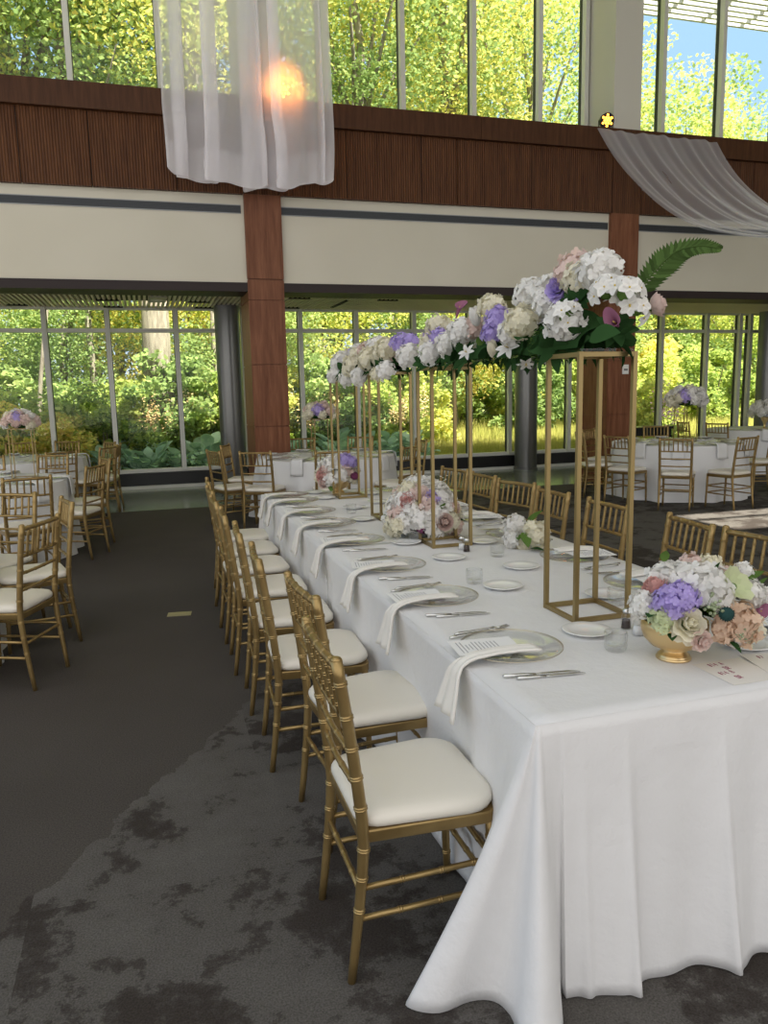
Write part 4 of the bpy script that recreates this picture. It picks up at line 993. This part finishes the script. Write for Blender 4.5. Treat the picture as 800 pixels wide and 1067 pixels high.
for a in [('hydrangea','lavender',698,628,17,-.09), ('hydrangea','lavender',711,623,17,-.08,None,1), ('rose','cream',718,650,17,-.12,(-.15,-.9,.4)), ('hydrangea','white',735,614,27,-.03), ('hydrangea','white',716,606,22,.0,None,1), ('hydrangea','white',690,604,18,.02,None,2),
          ('rose','blush',733,669,10,-.13,(.1,-.95,-.1)), ('hydrangea','peach',769,650,22,-.05,None,1), ('hydrangea','peach',752,655,14,-.08,None,0), ('thistle','teal',757,640,8.5,-.13), ('poppy','palegreen',764,611,21,-.04,(.25,-.75,.6)), ('peony','blush',757,601,15,.05,(.3,-.1,.9)), ('peony','blush',738,599,12,.05),
          ('lily','white',716,597,17,.0,(-.2,-.3,.9)), ('calla','mauve',789,637,12,-.02,(.75,-.6,.15)), ('peony','pink',683,611,14,-.02), ('hydrangea','white',671,630,15,-.03,None,1), ('hydrangea','palegreen',690,644,13,-.09,(-.3,-.8,.5),1), ('blossom','palegreen',690,655,9,-.11,(-.3,-.9,-.3)),
          ('hydrangea','white',782,620,16,.0,None,2), ('hydrangea','white',768,664,11,-.05,(.3,-.8,-.3),0), ('hydrangea','cream',779,654,17,-.02,None,2), ('berries','sage',742,632,13,-.11), ('berries','sage',771,660,8,-.10), ('hydrangea','white',745,605,18,.05,None,0), ('hydrangea','white',700,598,16,.07,None,1),
          ('hydrangea','cream',740,590,14,.12,None,1), ('hydrangea','white',775,600,14,.10,None,0), ('hydrangea','blush',720,590,14,.14,None,2), ('hydrangea','white',795,625,13,.05,None,0)]: b1_put(*a)
for px, py, r, dd, d, c in [(680,640,18,-.08,(-.7,-.6,.1),'green'), (760,668,16,-.08,(.3,-.7,-.55),'green'), (692,585,15,-.01,(-.2,-.4,.9),'midgreen'), (745,597,14,-.01,(.1,-.3,.9),'green'), (760,645,20,-.04,(.6,-.6,.0),'green'), (700,660,14,-.09,(-.5,-.7,-.2),'green'), (780,605,22,.05,(.8,0,.4),'midgreen'), (725,635,20,-.07,(0,-.9,.3),'green'), (790,612,14,.02,(.6,-.2,.8),'midgreen')]:
    b1_put('leaf', c, px, py, r, dd, d)
b1_put('leaves', 'green', 725, 640, 34, .02, (0,-.3,.9))
m = MB(); m.ball((0,0,.13), .085, 14, 8, .7); m.build('foliage_core', PET['green'], b1)

# ---- middle and far centrepieces
def dome(loc, label, rad, h, seed, cols, n, bowl_s=None, zc=.0, grp='round centrepieces'):
    root = bowl(loc, label, bowl_s) if bowl_s else thing('flower_centrepiece', label, 'flowers', loc, 0, grp)
    rng = random.Random(seed); base = Vector(loc) + Vector((0,0,zc))
    m = MB(); m.ball((0,0,zc + h*.42), rad*.72, 14, 8, h/rad*.55); m.build('foliage_core', PET['green'], root)
    for k in range(n):
        z = 1 - (1.02 if not bowl_s else 1.15) * (k+.5)/n; a = k*2.39996; r = math.sqrt(max(0, 1-z*z)); d = Vector((r*math.cos(a), r*math.sin(a), z))
        p = base + Vector((d.x*rad*.80, d.y*rad*.80, h*.20 + d.z*h*.68)); c, kd = cols[rng.randrange(len(cols))]
        put(root, kd, c, p, d + Vector((0,0,.15)), rng.uniform(.058,.074) * (1.0 if kd == 'hydrangea' else .75), k % 3, rng.uniform(0,6))
    for k in range(10):
        a = k*.63; put(root, 'leaf', rng.choice(['green','midgreen']), base + Vector((math.cos(a)*rad*.75, math.sin(a)*rad*.75, h*rng.uniform(.15,.5))), (math.cos(a), math.sin(a), rng.uniform(0,.8)), .09)
    return root
wc = [('white','hydrangea')]*6 + [('cream','hydrangea')]*3 + [('blush','hydrangea')]*2
b2p = Vector((1.50, 4.17, TZ + .0015)); b2 = dome(b2p, 'low dome of white hydrangeas and blush peonies behind the second gold stand', .225, .33, 71, wc, 40)
def b2_put(kind, col, px, py, dd, rpx, d, var=0): p = on_d(px, py, depth(b2p) + dd); put(b2, kind, col, p, d, rpx*depth(b2p)/FPX, var)
for a in [('peony','pink',425,522,-.17,9,(-.6,-.6,.5)), ('peony','blush',463,544,-.22,9,(-.2,-.95,.2)), ('hydrangea','lavender',448,521,-.16,10,(-.2,-.7,.7)), ('hydrangea','lavender',441,518,-.14,7,(-.2,-.7,.7),1), ('rose','cream',435,526,-.18,9,(-.4,-.8,.4)),
          ('sprig','white',462,508,-.02,11,(.1,0,1)), ('sprig','cream',435,506,.0,9,(-.15,0,1)), ('tulip','plum',438,552,-.20,6,(.4,-.8,-.2)), ('hydrangea','cream',414,548,-.18,8,(-.8,-.5,.1)), ('peony','blush',471,528,-.12,9,(.3,-.7,.5)), ('leaf','midgreen',459,533,-.2,12,(.2,-.5,.8))]: b2_put(*a)
b3p = Vector((1.50, 6.24, TZ + .0015)); b3 = dome(b3p, 'gold bowl of white and pink flowers behind the farthest gold stand', .17, .20, 72, wc, 22, 1.0, .10)
for kind, col, px, py, r, d in [('peony','pink',336,495,8,(-.8,-.4,.3)), ('peony','blush',337,502,7,(-.8,-.4,0)), ('hydrangea','lavender',360,480,8,(.2,-.5,.8)), ('hydrangea','lavender',366,481,6,(.3,-.5,.7)), ('hydrangea','white',346,484,9,(-.2,-.6,.7)), ('leaf','midgreen',346,506,11,(-.3,-.8,-.4)), ('thistle','plum',369,496,5,(.6,-.7,.1))]:
    put(b3, kind, col, on_d(px, py, depth(b3p) - .13), d, r*depth(b3p)/FPX)
# ---- loose bunch on the right side
lb = on_z(546, 571, TZ); t = thing('flower_bunch', 'loose bunch of two cream hydrangeas with green leaves lying on the cloth', 'flowers', (lb.x, lb.y, TZ + .0015))
dl = depth(lb)
for kind, col, px, py, r, dd, d in [('hydrangea','cream',558,556,14,-.04,(.2,-.7,.5)), ('hydrangea','white',536,548,12,.05,(-.4,-.5,.7)), ('hydrangea','white',533,562,9,-.02,(-.8,-.5,.2)), ('hydrangea','cream',545,567,8,-.02,(-.2,-.9,.1)), ('leaf','midgreen',549,548,24,.03,(.7,-.1,.7)), ('leaf','midgreen',545,555,18,-.07,(.0,-.6,-.65)), ('leaf','green',552,572,16,-.08,(.5,-.6,.0)), ('leaf','midgreen',539,557,11,-.03,(-.3,-.8,-.3))]:
    put(t, kind, col, on_d(px, py, dl + dd), d, r*dl/FPX)
m = MB(); m.tube([Vector((.0,.02,.02)), Vector((.1,.10,.012)), Vector((.19,.16,.008))], [.006,.005,.004], 6); m.build('stem', PET['midgreen'], t)

# ---- votives, shakers, cards
def votive_proto():
    t = thing('votive_candle', 'x', 'candle holder'); m = MB()
    n = 24; prof = [(.0001,.0),(.028,.0),(.030,.003),(.032,.010),(.034,.022),(.032,.026),(.0345,.038),(.033,.042),(.035,.054),(.0335,.062),(.0315,.062),(.031,.02),(.0001,.016)]
    vs = []; fs = []
    for i, (r, z) in enumerate(prof):
        for j in range(n):
            a = 2*PI*j/n; k = 1 + (.10 if ((j + i) % 2 and 1 < i < 9) else 0); vs.append((r*k*math.cos(a), r*k*math.sin(a), z))
    fs = [(i*n+j, i*n+(j+1)%n, (i+1)*n+(j+1)%n, (i+1)*n+j) for i in range(len(prof)-1) for j in range(n)]
    m.add(vs, fs); m.build('glass_cup', votive_glass, t, False)
    m = MB(); m.lathe([(.0335,.060),(.0355,.061),(.0355,.0635),(.0335,.0635),(.0335,.060)], 24, cap=False); m.build('rim', votive_glass, t)
    return t
VT = votive_proto(); first = True
for px, py, lab in [(641, 678, 'cut-glass votive between the nearest bread plate and the gold bowl'), (494, 608, 'cut-glass votive beside the third bread plate on the left half'), (518, 580, 'cut-glass votive in front of the loose flower bunch'), (432, 565, 'cut-glass votive at the left foot of the white flower dome'), (642, 630, 'cut-glass votive seen behind the nearest gold stand'), (366, 535, 'cut-glass votive in front of the farthest stand'), (410, 530, 'cut-glass votive to the right of the farthest stand')]:
    p = on_z(px, py, TZ); p = (p.x, p.y, TZ + .0015)
    if first: VT.location = p; tag(VT, lab, 'candle holder', 'votives on the long table'); first = False
    else: dup(VT, p, 0, lab, 'votives on the long table')
def shaker(px, py, fillm, lab):
    p = on_z(px, py, TZ); t = thing('salt_shaker' if fillm == salt_m else 'pepper_shaker', lab, 'shaker', (p.x, p.y, TZ + .0015), 0, 'salt and pepper shakers')
    m = MB(); m.lathe([(.0001,0),(.019,0),(.0205,.003),(.0175,.03),(.014,.052),(.0125,.056),(.0115,.056),(.0001,.056)], 12); m.build('glass_body', votive_glass, t, False)
    m = MB(); m.lathe([(.0001,.003),(.0160,.003),(.0145,.022),(.0135,.032),(.0001,.032)], 12); m.build('contents', fillm, t)
    m = MB(); m.lathe([(.0001,.056),(.0135,.056),(.0140,.062),(.0120,.069),(.007,.073),(.0001,.074)], 16); m.build('cap', silver, t)
shaker(652, 655, pepper_m, 'pepper shaker at the foot of the nearest gold stand'); shaker(664, 662, salt_m, 'salt shaker just left of the gold bowl')
shaker(486, 575, pepper_m, 'pepper shaker at the foot of the second gold stand'); shaker(481, 573, salt_m, 'salt shaker touching the pepper at the second gold stand')
shaker(408, 541, pepper_m, 'pepper shaker by the third gold stand'); shaker(405, 540, salt_m, 'salt shaker by the third gold stand')

GLY = {'8': [[(0,0),(1,0),(1,2),(0,2),(0,0)],[(0,1),(1,1)]], '1': [[(.5,0),(.5,2),(.1,1.6)]], '4': [[(.8,0),(.8,2),(0,.7),(1.1,.7)]], 'A': [[(0,0),(.55,2),(1.1,0)],[(.25,.8),(.85,.8)]], 'O': [[(0,0),(1,0),(1,2),(0,2),(0,0)]], 'R': [[(0,0),(0,2),(.9,1.9),(.9,1.1),(0,1),(1,0)]], 'B': [[(0,0),(0,2),(.8,1.9),(.8,1.1),(0,1),(1,.8),(1,.1),(0,0)]], 'Z': [[(0,2),(1,2),(0,0),(1,0)]], '#': [[(.3,0),(.4,2)],[(.7,0),(.8,2)],[(0,.7),(1.1,.7)],[(0,1.3),(1.1,1.3)]], '7': [[(0,2),(1,2),(.4,0)]], ' ': []}
def handwriting(parent, lines, h, z):
    m = MB()
    for txt, x0, y0, ang in lines:
        k = h / 2; ca, sa = math.cos(ang), math.sin(ang); cxp = 0
        for ch in txt:
            for st in GLY[ch]:
                q = [Vector((x0 + ((cxp + a)*ca*.58 - b_*sa)*k, y0 + ((cxp + a)*sa*.58 + b_*ca)*k, z)) for a, b_ in st]
                for a, b_ in zip(q, q[1:]): m.bar(a, b_, .0016, .0006)
            cxp += 1.7
    m.build('handwriting', ink_red, parent, False)
def seat_card(p, rz, lab, lines, dz=0):
    t = thing('seat_card', lab, 'card', (p[0], p[1], TZ + .0015 + dz), rz, 'handwritten cards'); MB().box(-.085,.085,-.088,.088,0,.0009).build('sheet', card_paper, t, False)
    handwriting(t, lines, .021, .0013); return t
seat_card((1.612, 1.778), 0, 'cream card with plum handwriting lying in front of the gold bowl', [('#14 A', -.045, .052, .05), ('OR', -.018, .018, 0), ('#14 B', -.062, -.014, .05), ('OR', -.036, -.052, 0)])
seat_card((1.782, 1.782), R_(-13), 'second handwritten cream card overlapping the first, at the right picture edge', [('#7', -.045, .045, .05)], .0016)

# ================================================================== ROUND TABLES
def round_cloth(nm, c):
    m = MB(); r0 = .915; n = 144
    m.lathe([(.0001, TZ), (.5, TZ), (r0 - .01, TZ)], n, cap=False)
    vs = []; nv = 14; rng = random.Random(len(nm) + int(c[0]*10)); ph = [rng.uniform(0,6.28) for _ in range(4)]
    for j in range(nv + 1):
        t = j / nv
        for i in range(n):
            a = 2*PI*i/n; w = math.sin(a*11 + ph[0]) * .55 + math.sin(a*17 + ph[1]) * .35 + math.sin(a*5 + ph[2]) * .3
            r = r0 - .01 + .012*min(1, t*6) + (.055 + .065*w) * t ** 1.1
            vs.append((r*math.cos(a), r*math.sin(a), TZ*(1-t) + .004*t - (.004 if 0 < j < 2 else 0)))
    m.add(vs, [(j*n+i, (j+1)*n+i, (j+1)*n+(i+1)%n, j*n+(i+1)%n) for j in range(nv) for i in range(n)])
    o = m.build('round_tablecloth', cloth_far, None, True, (c[0], c[1], 0)); sharp(o, 60)
    return tag(o, 'white floor-length cloth over the ' + TN[nm], 'tablecloth', 'cloths on the round tables')
def flat_napkin():
    m = MB()
    def fn(u, v):
        path = [(.10,.0), (0,.002), (-.10,.0), (-.128,-.012), (-.140,-.06), (-.150,-.20)]; s = v*5; i = min(int(s), 4); t = s - i
        return (path[i][0]*(1-t)+path[i+1][0]*t, (u-.5)*(.13 + .04*v) , path[i][1]*(1-t)+path[i+1][1]*t + .003*math.sin(u*9))
    m.grid(fn, 6, 20); return m.mesh('napkin', cloth_far)
FN = flat_napkin()
ANG = dict(T1=[20, -25], L1=[-75, -40, -5, 75], L2=[-60, -25, 10, 55, 100], M=[-160, -125, -90, -50, -5, 40, 100, 150], R1=[-160, -128, -92, -58, -20, 25, 70, 110, 155], R2=[190, 235, 270])
for nm, c in RT.items():
    round_cloth(nm, c)
    for k, a in enumerate(ANG[nm]):
        ar = R_(a); q = (c[0] + .70*math.cos(ar), c[1] + .70*math.sin(ar)); side_ = ['first', 'second', 'third', 'fourth', 'fifth', 'sixth', 'seventh', 'eighth', 'ninth'][k] + ' place of the ' + TN[nm]
        dup(CHG, (q[0], q[1], TZ + .002), 0, 'glass charger at the ' + side_, 'chargers on the round tables')
        o = link('napkin', FN, None, (c[0] + .80*math.cos(ar), c[1] + .80*math.sin(ar), TZ + .028)); o.rotation_euler = (0, 0, ar + PI); s = o.modifiers.new('thick', 'SOLIDIFY'); s.thickness = .006; s.offset = 1
        tag(o, 'white napkin hanging at the ' + side_, 'napkin', 'napkins on the round tables')
        p = (c[0] + .47*math.cos(ar - .25), c[1] + .47*math.sin(ar - .25), TZ + .001)
        o = link('bread_plate', BP, None, p); tag(o, 'small bread plate at the ' + side_, 'plate', 'bread plates on the round tables')
def tall_piece(c, z, w, label, seed, extra):
    """airy gold stand with a ball of flowers on top"""
    t = thing('tall_centrepiece', label, 'flowers', (c[0], c[1], TZ + .001), 0, 'tall centrepieces on the round tables'); h = z - TZ - .08; a = .11
    for k in range(4):
        s1, s2 = ((-1,-1),(1,-1),(1,1),(-1,1))[k]; MB().bar((s1*a, s2*a, 0), (s1*a, s2*a, h), .009).build('post', gold_metal, t, False)
    m = MB()
    for zz in (.007, h - .007):
        for s in (-1, 1): m.bar((-a, s*a, zz), (a, s*a, zz), .009); m.bar((s*a, -a, zz), (s*a, a, zz), .009)
    m.build('frame', gold_metal, t, False)
    rng = random.Random(seed); m = MB(); m.ball((0,0,h + .06), w*.62, 12, 7, .55); m.build('foliage_core', PET['green'], t)
    n = 20
    for k in range(n):
        zz = 1 - 1.35*(k+.5)/n; an = k*2.39996; r = math.sqrt(max(0,1-zz*zz)); d = Vector((r*math.cos(an), r*math.sin(an), zz)); p = Vector((c[0], c[1], TZ + h + .06)) + Vector((d.x*w*.78, d.y*w*.78, d.z*w*.48))
        put(t, 'hydrangea', rng.choice(extra), p, d, rng.uniform(.062,.085)*w/.29, k % 3, rng.uniform(0,6))
    d0 = (Vector((0,0,0)) - Vector((c[0], c[1], 0))).normalized(); put(t, 'hydrangea', 'lavender', Vector((c[0], c[1], TZ + h + .11)) + d0*w*.62 + Vector((-.03, 0, 0)), d0 + Vector((0,0,.5)), .095*w/.29, 1)
tall_piece((RT['R1'][0] + .10, RT['R1'][1] + .0), 1.40, .30, 'tall stand with white and lilac flower ball on the large right table', 3, ['white','cream','white','white','white'])
tall_piece((RT['M'][0] - .09, RT['M'][1] - .2), 1.34, .24, 'tall stand with blush and lilac flower ball on the table by the pillar', 4, ['white','blush','cream','blush','peach'])
tall_piece((RT['L1'][0] + .46, RT['L1'][1] + .2), 1.37, .20, 'tall stand with blush and lilac flower ball on the second left table', 5, ['white','blush','white','cream'])
vp = Vector((RT['R2'][0] + .02, RT['R2'][1] - .1, TZ + .001))
t = thing('flower_vase', 'gold footed vase of white flowers on the far right round table', 'flowers', vp)
m = MB(); m.lathe([(.0001,0),(.06,0),(.06,.008),(.02,.02),(.018,.07),(.03,.11),(.065,.17),(.075,.21),(.070,.21),(.0001,.2)], 24); m.build('vase', gold_bowl, t)
for k in range(16):
    zz = 1 - 1.3*(k+.5)/16; an = k*2.39996; r = math.sqrt(max(0,1-zz*zz)); d = Vector((r*math.cos(an), r*math.sin(an), zz)); put(t, 'hydrangea', ['white','cream','white','lavender'][k % 4 if k != 5 else 3] if k % 7 == 5 else 'white', vp + Vector((d.x*.23, d.y*.23, .31 + d.z*.15)), d, .085, k % 3)

# ================================================================== DRAPES, LAMPS, DETAILS
def sheer_drape():
    m = MB(); y0 = 10.62; xa, xb = on_y(163, 40, y0).x, on_y(347, 60, y0).x; zb = 4.44
    # plan of the gathered width: runs doubled back on themselves make the denser bands
    pl = [(0,0,0), (.06,.02,0), (.13,.05,0), (.055,.10,0), (.14,.13,0), (.24,.10,0), (.315,.03,0), (.23,-.03,0), (.32,-.07,0), (.42,-.02,0), (.53,.05,0), (.57,.09,0), (.47,.14,0), (.46,.18,0), (.60,.16,0), (.69,.08,0), (.62,.02,0), (.70,-.03,0), (.80,.02,0), (.90,.05,0), (.945,.08,0), (.915,.11,0), (1.0,.08,0)]
    P_ = arc(pl, 8); n = len(P_) - 1
    def fn(u, v):
        k = u * n; i = min(int(k), n - 1); p = P_[i].lerp(P_[i+1], k - i); cx_ = .5
        sp = .93 + .07 * v
        x = xa + (xb - xa) * (cx_ + (p.x - cx_) * sp) ; z = 8.9 + (zb - 8.9) * v
        y = y0 + (p.y - .05) * 1.0 + .012*math.sin(u*120 + 3*v)
        low = max(0, (v - .84) / .16); q = p.x
        z -= low * (.17 * math.sin(PI * max(0, min(1, q))) ** .7 + .045 * abs(math.sin(q * 10.5 + .3)) + .02*math.sin(u*60))
        y -= .13 * math.sin(PI * low) * (.6 + .4*math.sin(q*12)); x += .035*math.sin(q*9 + 2)*low
        return (x, y, z)
    m.grid(fn, 220, 60)
    def fn2(u, v):                                                       # the gathered hem turned back up behind
        x, y, z = fn(u, 1.0); return (x, y + .10*v + .02*math.sin(u*37), z + .42*v - .06*math.sin(PI*v))
    m.grid(fn2, 220, 8)
    o = m.build('sheer_drape', sheer_m); return tag(o, 'white sheer curtain panel hanging from above in front of the wooden beam', 'drape')
sheer_drape()
def swag():
    m = MB()
    lo = [(622,134,10.86), (640,165,10.70), (668,198,10.50), (697,222,10.25), (728,238,9.95), (762,245,9.6), (800,248,9.2), (850,236,8.8), (910,200,8.4)]
    hi = [(747,148,10.86), (757,166,10.80), (770,184,10.65), (786,200,10.45), (803,213,10.2), (822,222,9.9), (845,226,9.5), (880,215,9.0), (920,185,8.5)]
    A = arc([on_y(*p) for p in lo], 6); B = arc([on_y(*p) for p in hi], 6); n = len(A) - 1
    def fn(u, v):
        k = v * n; i = min(int(k), n - 1); t = k - i; a = A[i].lerp(A[i+1], t); b_ = B[i].lerp(B[i+1], t)
        p = a.lerp(b_, u); w = math.sin(u*38) * .035 + math.sin(u*71 + 1) * .02 + math.sin(u*17) * .03
        return p + Vector((-.15, -.85, .45)) * (w * (.35 + .65*min(1, v*3))) + Vector((0, -.16*math.sin(PI*u)*v, -.10*math.sin(PI*u)*v))
    m.grid(fn, 120, 60)
    o = m.build('sheer_swag', sheer_sw); return tag(o, 'white sheer fabric swag draped from the wooden ledge toward the upper right', 'drape')
swag()
amber = bpy.data.materials.new('amber_led'); amber.use_nodes = True; b = amber.node_tree.nodes['Principled BSDF']; b.inputs['Base Color'].default_value = (.9,.4,.05,1); b.inputs['Emission Color'].default_value = (1,.36,.035,1); b.inputs['Emission Strength'].default_value = 5.0
black_metal = mat('black_metal', (.012,.012,.013), .4, .4)
def par_can(p, aim, label, power):
    t = thing('par_light', label, 'stage light', p, 0, 'stage lights on the ledge')
    q = Vector(aim).normalized().to_track_quat('Z', 'Y'); M = Matrix.Translation(Vector((0,0,.145))) @ q.to_matrix().to_4x4()
    k = MB(); k.lathe([(.0001,-.10),(.06,-.10),(.085,-.07),(.105,-.02),(.110,.04),(.110,.055),(.103,.055),(.100,.045),(.0001,.043)], 28); s = MB(); s.xf(k, M); sharp(s.build('housing', black_metal, t))
    pts = [(0,0)] + [(.042*math.cos(i*PI/3), .042*math.sin(i*PI/3)) for i in range(6)] + [(.078*math.cos(i*PI/3 + .52), .078*math.sin(i*PI/3 + .52)) for i in range(6)]
    for x, y in pts:
        k = MB(); k.lathe([(.018,.044),(.018,.049),(.012,.053),(.0001,.055)], 12, (x, y, 0)); s = MB(); s.xf(k, M); s.build('led_lens', amber, t)
    k = MB(); k.tube([(-.125,0,.145),(-.125,0,.05),(-.10,0,.012),(.10,0,.012),(.125,0,.05),(.125,0,.145)], .008, 6); k.box(-.09,.09,-.06,.06,0,.012); k.build('yoke', black_metal, t, False)
    ld = bpy.data.lights.new('par_beam', 'SPOT'); lo = bpy.data.objects.new('par_beam', ld); C.objects.link(lo); lo.parent = t; ld.energy = power; ld.color = (1,.30,.05); ld.spot_size = R_(110); ld.spot_blend = 1.0; ld.shadow_soft_size = .08
    lo.matrix_local = M @ Matrix.Translation(Vector((0,0,.07))) @ Matrix.Rotation(PI, 4, 'X')
    return t
zl = 5.462
par_can((2.06, 11.02, zl), (-.16, -.90, -.22), 'amber stage light glowing through the sheer curtain panel', 40)
par_can((7.05, 11.06, zl), (-.10, -.95, -.15), 'amber stage light on the wooden ledge beside the white pier', 15)
# console table by the far window
t = thing('console_table', 'black console table against the far right window', 'table', (9.35, 13.0, 0))
MB().box(-.45,.45,-.22,.22,.74,.79).build('top', black_lacquer, t, False); MB().box(-.42,.42,-.19,.19,.62,.739).build('apron', black_lacquer, t, False)
for sx in (-1,1):
    for sy in (-1,1): MB().add([(sx*.40-.03,sy*.17-.03,.62),(sx*.40+.03,sy*.17-.03,.62),(sx*.40+.03,sy*.17+.03,.62),(sx*.40-.03,sy*.17+.03,.62),(sx*.40-.018,sy*.17-.018,0),(sx*.40+.018,sy*.17-.018,0),(sx*.40+.018,sy*.17+.018,0),(sx*.40-.018,sy*.17+.018,0)], [(0,1,2,3),(7,6,5,4),(0,4,5,1),(1,5,6,2),(2,6,7,3),(3,7,4,0)]).build('leg', black_lacquer, t, False)
# wall control on the far pillar
t = thing('wall_control', 'small white wall control plate on the far wooden pillar', 'wall switch', (7.465, YP - .001, 1.85))
MB().box(-.055,.055,-.018,0,-.075,.075).build('plate', plastic_white, t, False); MB().box(-.035,.035,-.021,-.018,-.022,.012).build('display', mat('display_grey', (.2,.2,.2), .4), t, False)
# brass floor outlet
p = on_z(187, 640, 0); t = thing('floor_outlet', 'brass floor outlet plate set in the carpet of the aisle', 'floor outlet', (p.x, p.y, 0), R_(-8))
MB().box(-.085,.085,-.05,.05,0,.004).build('plate', brass, t, False)
for s in (-1, 1): MB().box(s*.04-.028, s*.04+.028, -.03,.03,.004,.006).build('lid', brass, t, False)
